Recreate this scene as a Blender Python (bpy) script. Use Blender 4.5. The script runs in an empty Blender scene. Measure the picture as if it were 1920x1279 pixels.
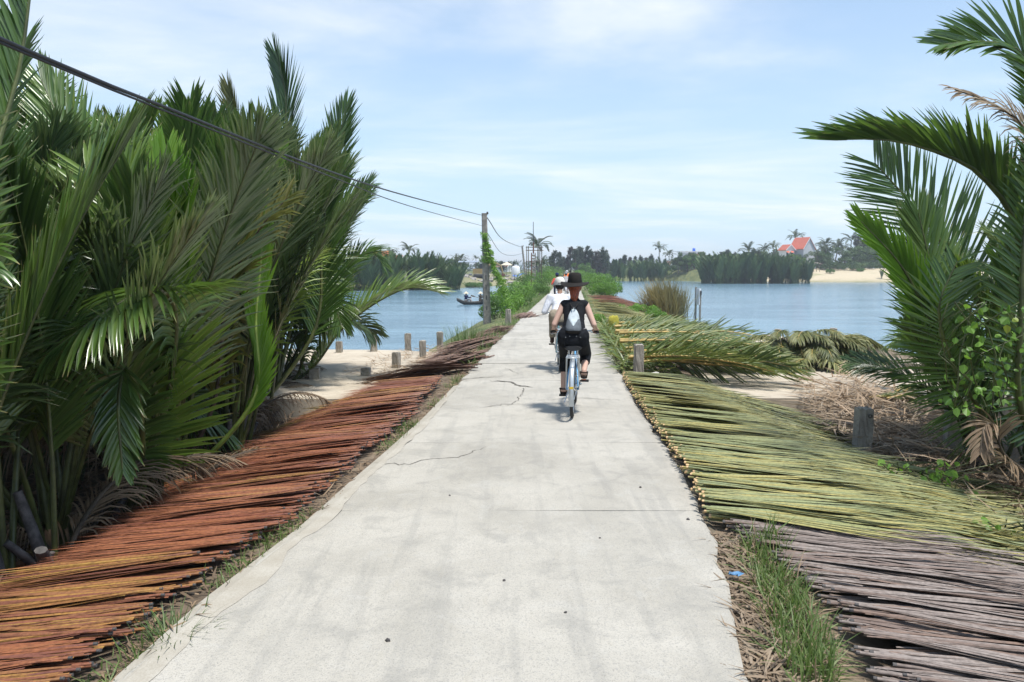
import bpy, bmesh, math, random
import numpy as np
from mathutils import Vector, Matrix, Euler
R = math.radians
rng = np.random.default_rng(7)
random.seed(7)
scene = bpy.context.scene
C = scene.collection

# ------------------------------------------------------------------ camera
F = 1470.0                       # focal length in pixels of the 1920 px wide photograph
EYE = 1.70
TH = math.atan((639.5 - 505.0) / F)
cam = bpy.data.cameras.new("camera")
cam.sensor_width = 36.0
cam.lens = 36.0 * F / 1920.0
cam.clip_start = 0.05
cam.clip_end = 12000.0
camo = bpy.data.objects.new("camera", cam)
C.objects.link(camo)
camo.location = (0, 0, EYE)
camo.rotation_euler = (R(90) - TH, 0, 0)
scene.camera = camo

# ------------------------------------------------------------------ light
SUN = Vector((0.24, -0.20, 0.95)).normalized()     # direction towards the sun
sun = bpy.data.lights.new("sun", 'SUN')
sun.energy = 3.7
sun.angle = R(7)
sun.color = (1.0, 0.965, 0.90)
suno = bpy.data.objects.new("sun", sun)
C.objects.link(suno)
suno.rotation_euler = (-SUN).to_track_quat('-Z', 'Y').to_euler()

world = bpy.data.worlds.new("World")
scene.world = world
world.use_nodes = True
wn, wl = world.node_tree.nodes, world.node_tree.links
for n_ in list(wn): wn.remove(n_)
def WN(t, **k):
    n = wn.new(t)
    for a, b in k.items(): setattr(n, a, b)
    return n
wout = WN('ShaderNodeOutputWorld'); wbg = WN('ShaderNodeBackground')
sky = WN('ShaderNodeTexSky', sky_type='NISHITA')
sky.sun_disc = False
sky.sun_elevation = math.asin(SUN.z)
sky.sun_rotation = math.atan2(SUN.x, SUN.y)
sky.air_density = 1.0; sky.dust_density = 0.15; sky.ozone_density = 2.5
tc = WN('ShaderNodeTexCoord'); sep = WN('ShaderNodeSeparateXYZ')
wl.new(tc.outputs['Generated'], sep.inputs[0])
def wm(op, a, b=None, clamp=False):
    n = WN('ShaderNodeMath', operation=op); n.use_clamp = clamp
    for i, q in enumerate((a, b)):
        if q is None: continue
        if isinstance(q, (int, float)): n.inputs[i].default_value = q
        else: wl.new(q, n.inputs[i])
    return n.outputs[0]
den = wm('ADD', wm('MAXIMUM', sep.outputs[2], 0.0), 0.10)
cmb = WN('ShaderNodeCombineXYZ')
wl.new(wm('DIVIDE', sep.outputs[0], den), cmb.inputs[0])
wl.new(wm('DIVIDE', sep.outputs[1], den), cmb.inputs[1])
mp = WN('ShaderNodeMapping'); mp.inputs['Location'].default_value = (3.35, 2.02, 0.4)
mp.inputs['Scale'].default_value = (0.36, 0.62, 1)
wl.new(cmb.outputs[0], mp.inputs[0])
nz = WN('ShaderNodeTexNoise'); nz.inputs['Scale'].default_value = 1.0
nz.inputs['Detail'].default_value = 7; nz.inputs['Roughness'].default_value = 0.56
nz.inputs['Distortion'].default_value = 0.35
wl.new(mp.outputs[0], nz.inputs['Vector'])
rp = WN('ShaderNodeMapRange'); rp.interpolation_type = 'SMOOTHSTEP'
for i, q in zip((1, 2, 3, 4), (0.43, 0.74, 0.0, 0.9)): rp.inputs[i].default_value = q
wl.new(nz.outputs[0], rp.inputs[0])
# thin humid veil near the horizon, everywhere round the compass
veil = WN('ShaderNodeMapRange'); veil.interpolation_type = 'SMOOTHSTEP'
for i, q in zip((1, 2, 3, 4), (0.0, 0.42, 0.80, 0.34)): veil.inputs[i].default_value = q
wl.new(sep.outputs[2], veil.inputs[0])
skm = WN('ShaderNodeVectorMath', operation='SCALE'); skm.inputs['Scale'].default_value = 0.13
wl.new(sky.outputs[0], skm.inputs[0])
mx = WN('ShaderNodeMix', data_type='RGBA')
wl.new(veil.outputs[0], mx.inputs[0]); wl.new(skm.outputs[0], mx.inputs[6])
mx.inputs[7].default_value = (0.475, 0.625, 0.785, 1)
mx2 = WN('ShaderNodeMix', data_type='RGBA')
wl.new(rp.outputs[0], mx2.inputs[0]); wl.new(mx.outputs[2], mx2.inputs[6])
mx2.inputs[7].default_value = (0.80, 0.815, 0.83, 1)
wl.new(mx2.outputs[2], wbg.inputs[0]); wbg.inputs[1].default_value = 1.0
wl.new(wbg.outputs[0], wout.inputs[0])

vs = scene.view_settings
scene.display_settings.display_device = 'sRGB'
vs.view_transform = 'Standard'; vs.look = 'None'
vs.exposure = 0.50; vs.gamma = 1.0
scene.render.engine = 'CYCLES'
scene.cycles.use_denoising = True
scene.cycles.max_bounces = 7
scene.cycles.transparent_max_bounces = 6
scene.cycles.caustics_reflective = False
scene.cycles.caustics_refractive = False

# ------------------------------------------------------------------ geometry of the view
CT, ST = math.cos(TH), math.sin(TH)
def ray(px, py):
    u, v = (px - 960.0) / F, (639.5 - py) / F
    return Vector((u, CT + v * ST, -ST + v * CT))
def at(px, py, d):
    r = ray(px, py); t = d / r.y
    return Vector((r.x * t, d, EYE + r.z * t))
def gp(px, py, z=0.0):
    r = ray(px, py); t = (z - EYE) / r.z
    return Vector((r.x * t, r.y * t, z))

# ------------------------------------------------------------------ helpers
def tag(o, label=None, cat=None, group=None, kind=None):
    if label: o["label"] = label
    if cat: o["category"] = cat
    if group: o["group"] = group
    if kind: o["kind"] = kind
    return o
def empty(name, loc=(0, 0, 0), rz=0.0):
    o = bpy.data.objects.new(name, None); C.objects.link(o)
    o.location = loc; o.rotation_euler = (0, 0, rz); o.empty_display_size = 0.1
    return o
def link(name, me, parent=None):
    o = bpy.data.objects.new(name, me); C.objects.link(o)
    if parent is not None: o.parent = parent
    return o
def nrm(a):
    return a / np.maximum(np.linalg.norm(a, axis=-1, keepdims=True), 1e-9)

class MB:
    """collects vertices and faces of ONE mesh"""
    def __init__(s): s.v, s.f, s.n, s.m, s.c, s.sm = [], [], [], [], [], []; s.k = 0
    def add(s, v, f, mat=0, col=None, smooth=False):
        v = np.asarray(v, float).reshape(-1, 3)
        f = np.asarray(f, int)
        s.v.append(v); s.f.append((f + s.k).ravel())
        s.n.append(np.full(len(f), f.shape[1])); s.m.append(np.full(len(f), mat))
        s.sm.append(np.full(len(f), smooth))
        if col is None: col = np.zeros((len(v), 3))
        col = np.asarray(col, float)
        if col.ndim == 1: col = np.tile(col, (len(v), 1))
        s.c.append(col); s.k += len(v)
        return s
    def box(s, c, d, mat=0, rot=None, col=None):
        x = np.array([[i, j, k] for i in (-.5, .5) for j in (-.5, .5) for k in (-.5, .5)]) * np.array(d)
        if rot is not None: x = x @ np.array(Euler(rot).to_matrix()).T
        return s.add(x + np.array(c), [[0, 1, 3, 2], [4, 6, 7, 5], [0, 4, 5, 1], [2, 3, 7, 6], [0, 2, 6, 4], [1, 5, 7, 3]], mat, col)
    def tube(s, pts, r, n=6, mat=0, col=None, cap=True, smooth=True, flat=1.0):
        p = np.asarray([tuple(q) for q in pts], float); k = len(p)
        r = np.full(k, r) if np.isscalar(r) else np.asarray(r, float)
        t = nrm(np.gradient(p, axis=0))
        ref = np.array([0, 0, 1.0]) if abs(t[:, 2]).mean() < .85 else np.array([1.0, 0, 0])
        a = nrm(np.cross(t, ref)); b = np.cross(t, a)
        th = np.arange(n) * 2 * math.pi / n
        ring = a[:, None] * np.cos(th)[None, :, None] + b[:, None] * np.sin(th)[None, :, None] * flat
        v = (p[:, None] + ring * r[:, None, None]).reshape(-1, 3)
        i, j = np.meshgrid(np.arange(k - 1), np.arange(n), indexing='ij')
        j2 = (j + 1) % n
        f = np.stack([i * n + j, i * n + j2, (i + 1) * n + j2, (i + 1) * n + j], -1).reshape(-1, 4)
        if col is not None and np.asarray(col).ndim == 2: col = np.repeat(np.asarray(col), n, axis=0)
        s.add(v, f, mat, col, smooth)
        if cap:
            cc = None if col is None else (np.asarray(col) if np.asarray(col).ndim == 1 else np.asarray(col)[0])
            s.add(v[:n][::-1], [list(range(n))], mat, cc); s.add(v[-n:], [list(range(n))], mat, cc)
        return s
    def lathe(s, prof, n=16, mat=0, c=(0, 0, 0), sx=1, sy=1, rot=None, smooth=True):
        prof = np.asarray(prof, float); k = len(prof); th = np.arange(n) * 2 * math.pi / n
        v = np.stack([prof[:, None, 0] * np.cos(th) * sx, prof[:, None, 0] * np.sin(th) * sy, np.repeat(prof[:, 1:2], n, 1)], -1).reshape(-1, 3)
        if rot is not None: v = v @ np.array(Euler(rot).to_matrix()).T
        i, j = np.meshgrid(np.arange(k - 1), np.arange(n), indexing='ij'); j2 = (j + 1) % n
        f = np.stack([i * n + j, i * n + j2, (i + 1) * n + j2, (i + 1) * n + j], -1).reshape(-1, 4)
        return s.add(v + np.array(c), f, mat, None, smooth)
    def ico(s, c, r, mat=0, sub=1, jit=0.0, seed=0):
        bm = bmesh.new(); bmesh.ops.create_icosphere(bm, subdivisions=sub, radius=1)
        v = np.array([q.co[:] for q in bm.verts]); f = [[q.index for q in g.verts] for g in bm.faces]; bm.free()
        if jit: v = v * (1 + jit * np.random.default_rng(seed).uniform(-1, 1, (len(v), 1)))
        return s.add(v * np.array(r) + np.array(c), f, mat)
    def mesh(s, name, mats):
        me = bpy.data.meshes.new(name)
        if s.k == 0: return me
        v = np.concatenate(s.v); f = np.concatenate(s.f); n = np.concatenate(s.n)
        me.vertices.add(len(v)); me.vertices.foreach_set('co', v.astype(np.float32).ravel())
        me.loops.add(len(f)); me.loops.foreach_set('vertex_index', f.astype(np.int32))
        me.polygons.add(len(n))
        me.polygons.foreach_set('loop_start', np.concatenate([[0], np.cumsum(n)[:-1]]).astype(np.int32))
        me.polygons.foreach_set('material_index', np.concatenate(s.m).astype(np.int32))
        me.polygons.foreach_set('use_smooth', np.concatenate(s.sm).astype(bool))
        c = np.concatenate(s.c)
        at_ = me.attributes.new('col', 'FLOAT_COLOR', 'POINT')
        at_.data.foreach_set('color', np.concatenate([c, np.ones((len(c), 1))], 1).astype(np.float32).ravel())
        me.update(calc_edges=True)
        for m in (mats if isinstance(mats, (list, tuple)) else [mats]): me.materials.append(m)
        return me
    def build(s, name, mats, parent=None):
        return link(name, s.mesh(name, mats), parent)

# ------------------------------------------------------------------ materials
def rgb(c): return (c[0], c[1], c[2], 1.0)
class NT:
    def __init__(s, name):
        s.m = bpy.data.materials.new(name); s.m.use_nodes = True
        s.n, s.l = s.m.node_tree.nodes, s.m.node_tree.links
        s.p = s.n['Principled BSDF']; s.out = s.n['Material Output']
    def new(s, t, **k):
        n = s.n.new(t)
        for a, b in k.items(): setattr(n, a, b)
        return n
    def put(s, a, i):
        if hasattr(a, 'is_linked'): s.l.new(a, i)
        elif isinstance(a, (tuple, list)) and i.type == 'RGBA': i.default_value = rgb(a)
        else: i.default_value = a
    def noise(s, scale, detail=4, rough=.55, vec=None, dist=0.0, stretch=None):
        n = s.new('ShaderNodeTexNoise')
        n.inputs['Scale'].default_value = scale; n.inputs['Detail'].default_value = detail
        n.inputs['Roughness'].default_value = rough; n.inputs['Distortion'].default_value = dist
        if vec is None: vec = s.coord()
        if stretch:
            mp_ = s.new('ShaderNodeMapping'); mp_.inputs['Scale'].default_value = stretch
            s.l.new(vec, mp_.inputs[0]); vec = mp_.outputs[0]
        s.l.new(vec, n.inputs['Vector'])
        return n.outputs[0]
    def coord(s, k='Object'):
        return s.new('ShaderNodeTexCoord').outputs[k]
    def mr(s, v, a, b, c=0.0, d=1.0, smooth=True):
        n = s.new('ShaderNodeMapRange')
        if smooth: n.interpolation_type = 'SMOOTHSTEP'
        for i, q in zip((1, 2, 3, 4), (a, b, c, d)): n.inputs[i].default_value = q
        s.put(v, n.inputs[0]); return n.outputs[0]
    def mix(s, f, a, b, mode='MIX'):
        n = s.new('ShaderNodeMix', data_type='RGBA', blend_type=mode)
        s.put(f, n.inputs[0]); s.put(a, n.inputs[6]); s.put(b, n.inputs[7]); return n.outputs[2]
    def math(s, op, a, b=0.0):
        n = s.new('ShaderNodeMath', operation=op); s.put(a, n.inputs[0]); s.put(b, n.inputs[1]); return n.outputs[0]
    def bump(s, h, strength=.3, dist=.02):
        n = s.new('ShaderNodeBump'); n.inputs['Strength'].default_value = strength; n.inputs['Distance'].default_value = dist
        s.l.new(h, n.inputs['Height']); s.l.new(n.outputs[0], s.p.inputs['Normal']); return n
    def attr(s):
        a = s.new('ShaderNodeAttribute'); a.attribute_name = 'col'
        q = s.new('ShaderNodeSeparateColor'); s.l.new(a.outputs['Color'], q.inputs[0]); return q.outputs
    def orand(s): return s.new('ShaderNodeObjectInfo').outputs['Random']
    def base(s, c): s.put(c, s.p.inputs['Base Color'])
    def rough(s, r): s.put(r, s.p.inputs['Roughness'])
def plain(name, c, rough=.6, metal=0.0, var=.25, scale=12, bump=.15, stretch=None, spec=.5):
    t = NT(name)
    n = t.noise(scale, 5, .6, stretch=stretch)
    t.base(t.mix(t.mr(n, .3, .72), tuple(q * (1 - var) for q in c), tuple(min(1, q * (1 + var)) for q in c)))
    t.rough(rough); t.p.inputs['Metallic'].default_value = metal; t.p.inputs['Specular IOR Level'].default_value = spec
    if bump: t.bump(n, bump, .01)
    return t.m
def leaf_mat(name, dark, mid, light, tip, trans=.3, rough=.42, tcol=None, tipa=.88, spec=.5, objvar=.5, base_c=None):
    """R = random per leaflet, G = along the leaflet, B = along the frond"""
    t = NT(name); a = t.attr(); o = t.orand()
    k = t.math('ADD', t.math('MULTIPLY', a[0], 1 - objvar), t.math('MULTIPLY', o, objvar))
    c = t.mix(t.mr(k, .12, .5), dark, mid); c = t.mix(t.mr(k, .5, .95), c, light)
    if base_c is not None: c = t.mix(t.mr(a[2], .45, 1.0), c, base_c)
    if tip is not None:
        f = t.math('MULTIPLY', t.mr(a[1], tipa, 1.0), t.mr(a[0], .35, .8)); c = t.mix(f, c, tip)
    t.base(c); t.rough(rough); t.p.inputs['Specular IOR Level'].default_value = spec
    if trans:
        tr = t.new('ShaderNodeBsdfTranslucent'); mxs = t.new('ShaderNodeMixShader')
        t.l.new(t.mix(.55, c, tcol if tcol else light), tr.inputs[0])
        mxs.inputs[0].default_value = trans
        t.l.new(t.p.outputs[0], mxs.inputs[1]); t.l.new(tr.outputs[0], mxs.inputs[2]); t.l.new(mxs.outputs[0], t.out.inputs[0])
    return t.m

M = {}
M['leaf'] = leaf_mat('palm_leaf', (.030, .072, .016), (.082, .155, .032), (.18, .26, .065), (.36, .28, .13), .32, .28, (.22, .38, .05), spec=.8)
M['leaf_young'] = leaf_mat('young_palm_leaf', (.10, .22, .018), (.14, .28, .026), (.20, .34, .04), (.22, .25, .06), .42, .4, (.34, .6, .04))
M['leaf_lit'] = leaf_mat('lighter_palm_leaf', (.065, .125, .018), (.15, .24, .034), (.26, .345, .065), (.36, .28, .14), .34, .30, (.30, .44, .06), spec=.7)  # yellower copy of the palm leaf, its sunlit look put into the colour
M['leaf_grey'] = leaf_mat('greyish_palm_leaf', (.042, .078, .028), (.10, .155, .052), (.20, .26, .105), (.36, .30, .18), .28, .26, (.24, .34, .1), spec=.9)
M['leaf_olive'] = leaf_mat('yellowing_palm_leaf', (.07, .09, .018), (.13, .14, .028), (.22, .20, .06), (.30, .22, .11), .25, .45, (.32, .32, .06))
M['leaf_dead'] = leaf_mat('withered_palm_leaf', (.13, .085, .05), (.26, .18, .11), (.45, .37, .27), (.5, .42, .3), .2, .7)
M['leaf_far'] = leaf_mat('distant_palm_leaf', (.028, .062, .020), (.062, .12, .034), (.15, .22, .065), None, .25, .5)
M['leaf_coco'] = leaf_mat('coconut_leaf', (.045, .07, .03), (.075, .11, .042), (.14, .17, .07), None, .2, .45)
M['leaf_pine'] = leaf_mat('casuarina_leaf', (.032, .055, .033), (.052, .08, .048), (.08, .105, .065), None, .12, .7)
M['leaf_rusty'] = leaf_mat('reddish_casuarina_leaf', (.05, .045, .035), (.075, .06, .045), (.10, .08, .06), None, .12, .7)
M['leaf_bush'] = leaf_mat('bush_leaf', (.045, .10, .018), (.09, .18, .03), (.15, .26, .045), None, .3, .5, (.22, .4, .05))
M['leaf_lime'] = leaf_mat('fresh_green_leaf', (.09, .18, .022), (.15, .29, .035), (.22, .38, .06), (.4, .32, .05), .34, .45, (.3, .55, .06))
M['stalk'] = plain('palm_stalk', (.07, .085, .022), .45, var=.45, scale=6, stretch=(1, 1, 1))
M['stalk_young'] = plain('young_palm_stalk', (.20, .28, .05), .45, var=.3, scale=6)
M['stalk_dark'] = plain('old_palm_stalk', (.075, .055, .035), .7, var=.5, scale=9)
M['stub'] = plain('dead_frond_base', (.085, .078, .075), .8, var=.5, scale=14, bump=.5)
def dry_mat(name, cols, leafy, leafmix=(.45, .95), rough=.5):
    """stripes along a laid-out frond: each strand and each frond has its own tone"""
    t = NT(name); a = t.attr(); o = t.orand()
    r = t.new('ShaderNodeValToRGB'); r.color_ramp.interpolation = 'LINEAR'
    el = r.color_ramp.elements
    for i, c in enumerate(cols):
        e = el[i] if i < 2 else el.new(1.0)
        e.position = i / (len(cols) - 1); e.color = rgb(c)
    lo = t.noise(.9, 3, .6, t.new('ShaderNodeObjectInfo').outputs['Location'])
    k = t.math('ADD', t.math('MULTIPLY', a[0], .42), t.math('ADD', t.math('MULTIPLY', o, .18), t.mr(lo, .3, .7, 0, .42)))
    t.l.new(k, r.inputs[0])
    n = t.noise(3.0, 4, .6)
    c = t.mix(t.math('MULTIPLY', t.mr(a[2], *leafmix), t.mr(n, .3, .7, .35, 1.0)), r.outputs[0], leafy)
    w = t.noise(40, 3, .6)
    c = t.mix(t.mr(w, .35, .7, .0, .45), c, tuple(q * .45 for q in cols[0]))
    t.base(c); t.rough(rough)
    return t.m
M['dry_red'] = dry_mat('drying_rust_frond', [(.15, .052, .042), (.25, .085, .048), (.33, .125, .055), (.20, .078, .055), (.37, .18, .055), (.36, .25, .06)], (.24, .19, .045), (.5, 1.0))
M['dry_green'] = dry_mat('drying_green_frond', [(.19, .20, .085), (.28, .275, .105), (.25, .285, .135), (.42, .345, .105), (.30, .29, .10), (.50, .37, .10)], (.15, .165, .05), (.55, 1.0))
M['dry_grey'] = dry_mat('weathered_grey_frond', [(.13, .10, .085), (.21, .165, .14), (.30, .25, .22), (.18, .125, .10), (.27, .165, .11)], (.21, .125, .075), (.35, 1.0), .7)
M['dry_brown'] = dry_mat('weathered_brown_frond', [(.14, .075, .05), (.22, .125, .085), (.29, .19, .145), (.17, .11, .09)], (.22, .15, .10), (.4, 1.0), .65)
M['fresh'] = leaf_mat('cut_green_leaf', (.045, .08, .022), (.11, .16, .04), (.27, .29, .10), (.36, .28, .12), .25, .42, (.3, .34, .06))
M['cut_stalk'] = plain('cut_frond_stalk', (.42, .29, .09), .5, var=.5, scale=7)
M['cut_end'] = plain('cut_frond_end', (.62, .42, .22), .8, var=.3, scale=40)
M['thatch'] = leaf_mat('wilted_heap_leaf', (.055, .075, .02), (.13, .145, .04), (.30, .29, .11), (.36, .27, .14), .2, .5)
# ================================================================== SETTING
WATER = -1.2
# road edges measured in the photograph: (row, left column, right column)
_ed = [(1279, 222, 1412), (1120, 398, 1372), (985, 575, 1326), (900, 668, 1287), (850, 726, 1256), (783, 800, 1212), (730, 850, 1178),
       (690, 884, 1158), (650, 922, 1138), (620, 955, 1124), (590, 984, 1106)]
_L = [gp(a, r) for r, a, b in _ed]; _Rr = [gp(b, r) for r, a, b in _ed]
_ly = np.array([-8, 0] + [p.y for p in _L] + [60, 120, 260]); _ry = np.array([-8, 0] + [p.y for p in _Rr] + [60, 120, 260])
_lx = np.array([-2.7, -1.95] + [p.x for p in _L] + [2.9, 7.2, 18.5]); _rx = np.array([.2, .62] + [p.x for p in _Rr] + [5.3, 9.6, 20.9])
def XL(y): return np.interp(y, _ly, _lx)
def XR(y): return np.interp(y, _ry, _rx)
def sstep(a, b, x):
    t = np.clip((np.asarray(x, float) - a) / (b - a), 0, 1); return t * t * (3 - 2 * t)
def vnoise(x, y, s=1.0, seed=0):
    x = np.asarray(x, float) * s; y = np.asarray(y, float) * s
    xi, yi = np.floor(x), np.floor(y); fx, fy = x - xi, y - yi
    fx, fy = fx * fx * (3 - 2 * fx), fy * fy * (3 - 2 * fy)
    def h(a, b): return np.modf(np.abs(np.sin(a * 127.1 + b * 311.7 + seed * 74.7) * 43758.5453))[0]
    return (h(xi, yi) * (1 - fx) + h(xi + 1, yi) * fx) * (1 - fy) + (h(xi, yi + 1) * (1 - fx) + h(xi + 1, yi + 1) * fx) * fy
def slopeL(e): return np.interp(e, [0, .25, 1.0, 2.0, 3.0, 9, 12], [-.03, -.06, -.26, -.56, -.66, -.68, -2.4])
def slopeR(x, r): return np.where(x < 9.0, np.interp(r, [0, .4, 1.4, 2.6, 3.6], [-.03, -.05, -.19, -.40, -.40]), np.interp(x, [9, 10.5], [-.2, -2.4]))
def shoreL(x):      # far bank left of the road: distance of the waterline
    return np.interp(x, [-400, -60, -24, -9, -7, -2, 4, 9], [60, 96, 108, 113, 128, 138, 140, 150])
def shoreR(x): return np.interp(x, [8, 14, 24, 34, 40, 46, 90, 400], [165, 185, 192, 200, 200, 180, 172, 150])
def H(x, y):
    x = np.asarray(x, float); y = np.asarray(y, float)
    xl, xr = XL(y), XR(y); e, r = xl - x, x - xr
    nl = slopeL(e)
    fl = np.interp(e, [0, .7, 1.8, 4.0, 6], [-.04, -.12, -.5, -1.5, -2.4])
    fl2 = np.interp(e, [0, 1.0, 4.0, 6.0, 8], [-.04, -.1, -.4, -1.35, -2.4])
    w2 = sstep(60, 80, y)
    left = nl + (fl * (1 - w2) + fl2 * w2 - nl) * sstep(19.0, 20.0, y)
    nr = slopeR(x, r)
    fr = np.interp(r, [0, .6, 2.2, 5.5, 7], [-.04, -.08, -.45, -1.3, -2.4])
    fr2 = np.interp(r, [0, .8, 2.5, 4.2, 6], [-.04, -.06, -.4, -1.35, -2.4])
    w3 = sstep(46, 60, y)
    right = nr + (fr * (1 - w3) + fr2 * w3 - nr) * sstep(21.6, 22.6, y)
    z = np.where(e > 0, left, np.where(r > 0, right, -.045))
    # far banks
    mid = (xl + xr) / 2
    dL = y - shoreL(x); dR = y - shoreR(x)
    n = vnoise(x, y, .09, 3) + .5 * vnoise(x, y, .23, 5)
    bankL = np.interp(dL, [-3, 0, 5, 14, 60, 400], [-2.4, -1.25, -.3, .35, .6, 1.0]) + sstep(2, 14, dL) * (n - .75) * .8
    hi = sstep(28, 48, x)
    bankR = np.interp(dR, [-3, 0, 3, 9, 20, 60, 400], [-2.4, -1.25, -.5, .4, .8, .8, 1.0]) + hi * np.interp(dR, [0, 5, 12, 30, 60], [0, .5, 1.0, .7, .5]) * (.55 + .6 * n) + sstep(2, 14, dR) * (n - .75) * .6
    far = np.where(x < mid, bankL, bankR)
    road = (np.abs(x - mid) < (xr - xl) / 2 + .4)
    z = np.where(road, np.minimum(z, -.045), np.maximum(z, far))
    small = (vnoise(x, y, 1.7, 11) - .5) * .05 + (vnoise(x, y, 5.1, 12) - .5) * .025
    z = z + np.where((e > .3) | (r > .3), small, 0)
    return z
def hz(x, y): return float(H(np.array([x]), np.array([y]))[0])

def axis(parts):
    out = [parts[0][0]]
    for a, b, s in parts:
        k = max(1, int(round((b - a) / s))); out += list(np.linspace(a, b, k + 1)[1:])
    return np.array(out)
gx = axis([(-4000, -600, 850), (-600, -120, 60), (-120, -30, 4), (-30, -12, 1.2), (-12, 12, .3), (12, 30, 1.2), (30, 120, 3), (120, 600, 60), (600, 4000, 850)])
gy = axis([(-60, -8, 6), (-8, 50, .35), (50, 240, 1.6), (240, 600, 24), (600, 6000, 900)])
GX, GY = np.meshgrid(gx, gy, indexing='ij')
GZ = H(GX, GY)
g = MB()
ni, nj = GX.shape
ii, jj = np.meshgrid(np.arange(ni - 1), np.arange(nj - 1), indexing='ij')
sandy = np.clip(sstep(47, 55, GX) * sstep(-1, 2, GY - shoreR(GX)) * (1 - sstep(26, 36, GY - shoreR(GX))), 0, 1)
sandy = np.maximum(sandy, (1 - sstep(3, 9, GX)) * sstep(-9, -7, GX) * sstep(-1, 2, GY - shoreL(GX)) * (1 - sstep(22, 30, GY - shoreL(GX))) * .35)
grassy = np.where(GY > 22, 1.0, 0.0)
g.add(np.stack([GX, GY, GZ], -1).reshape(-1, 3),
      np.stack([ii * nj + jj, (ii + 1) * nj + jj, (ii + 1) * nj + jj + 1, ii * nj + jj + 1], -1).reshape(-1, 4), 0,
      np.stack([sandy, grassy, 0 * sandy], -1).reshape(-1, 3), True)
t = NT('soil'); a = t.attr()
n1 = t.noise(1.3, 6, .6); n2 = t.noise(9, 6, .65); n3 = t.noise(.12, 3, .5)
soil = t.mix(t.mr(n1, .35, .68), (.085, .062, .042), (.23, .175, .12))
soil = t.mix(t.mr(n2, .45, .75, 0, .6), soil, (.30, .235, .165))
grass = t.mix(t.mr(n1, .35, .65), (.07, .10, .028), (.17, .18, .06))
c = t.mix(t.math('MULTIPLY', a[1], t.mr(n2, .25, .6, .5, 1.0)), soil, grass)
sand = t.mix(t.mr(n2, .3, .7), (.42, .34, .22), (.60, .51, .36))
sand = t.mix(t.mr(n3, .55, .68, 0, .75), sand, (.20, .21, .08))
c = t.mix(a[0], c, sand)
t.base(c); t.rough(.95); t.bump(n2, .5, .03)
tag(g.build('ground', t.m), kind='structure')

# ---- water
t = NT('river_water')
co = t.coord('Object')
w1 = t.noise(1.1, 4, .6, co, .5, (.55, 1.5, 1)); w2_ = t.noise(.16, 3, .5, co, .8, (.5, 1.6, 1)); w3_ = t.noise(5.0, 3, .55, co, .3, (.7, 1.6, 1))
t.base(t.mix(t.mr(w2_, .35, .65), (.11, .195, .255), (.17, .28, .35)))
t.rough(.17); t.p.inputs['IOR'].default_value = 1.33
hgt = t.math('ADD', t.math('MULTIPLY', w1, 1.0), t.math('ADD', t.math('MULTIPLY', w2_, 1.2), t.math('MULTIPLY', w3_, .35)))
b_ = t.bump(hgt, .34, .12)
wb = MB()
wb.add([(-4000, -60, WATER), (4000, -60, WATER), (4000, 900, WATER), (-4000, 900, WATER)], [[0, 1, 2, 3]])
tag(wb.build('water', t.m), kind='structure')

# ---- the concrete road: one slab after another
t = NT('road_concrete'); co = t.coord()
n1 = t.noise(.8, 8, .62, co, .4); n2 = t.noise(3.2, 9, .68, co, .5); n3 = t.noise(55, 4, .7, co); n4 = t.noise(150, 3, .7, co); n5 = t.noise(9, 6, .7, co, .2, (1, .35, 1)); 
o = t.orand()
n6 = t.noise(2.0, 5, .6, co, .15, (3.2, .22, 1))
c = t.mix(t.mr(n1, .33, .66), (.365, .338, .286), (.485, .452, .39))
c = t.mix(t.mr(n6, .50, .64, 0, .35), c, (.245, .235, .212))
c = t.mix(t.mr(n2, .49, .66, 0, .5), c, (.255, .243, .216))
c = t.mix(t.mr(n2, .46, .34, 0, .4), c, (.48, .46, .415))
c = t.mix(t.mr(n5, .56, .72, 0, .35), c, (.39, .35, .27))
c = t.mix(t.mr(n3, .52, .70, 0, .6), c, (.26, .25, .24))
c = t.mix(t.mr(n4, .53, .66, 0, .8), c, (.20, .19, .17))
c = t.mix(t.mr(o, 0, 1, .0, .22, False), c, (.47, .45, .405))
t.base(c); t.rough(.9)
hh = t.math('ADD', t.math('MULTIPLY', n3, .5), t.math('ADD', n2, t.math('MULTIPLY', n4, .3)))
t.bump(hh, .55, .018)
M['road'] = t.m
M['roadbed'] = plain('road_bed', (.17, .14, .10), .95, var=.4, scale=8, bump=.5)
rb = MB()
ys = axis([(-8, 40, .5), (40, 215, 3)])
vv = []
for y in ys:
    xl, xr = float(XL(y)), float(XR(y))
    vv += [(xl - .16, y, -.10), (xl - .03, y, -.03), (xr + .03, y, -.03), (xr + .16, y, -.10)]
rb.add(vv, [[i * 4 + k, i * 4 + k + 1, i * 4 + k + 5, i * 4 + k + 4] for i in range(len(ys) - 1) for k in range(3)])
road = tag(rb.build('road', M['roadbed']), kind='structure')
joints = [-5.4, -2.7, .1, 2.85]
for q in (957, 829, 760, 712): joints.append(gp(960, q).y)
while joints[-1] < 205: joints.append(joints[-1] + 2.35 + .2 * math.sin(len(joints) * 2.1))
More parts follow.
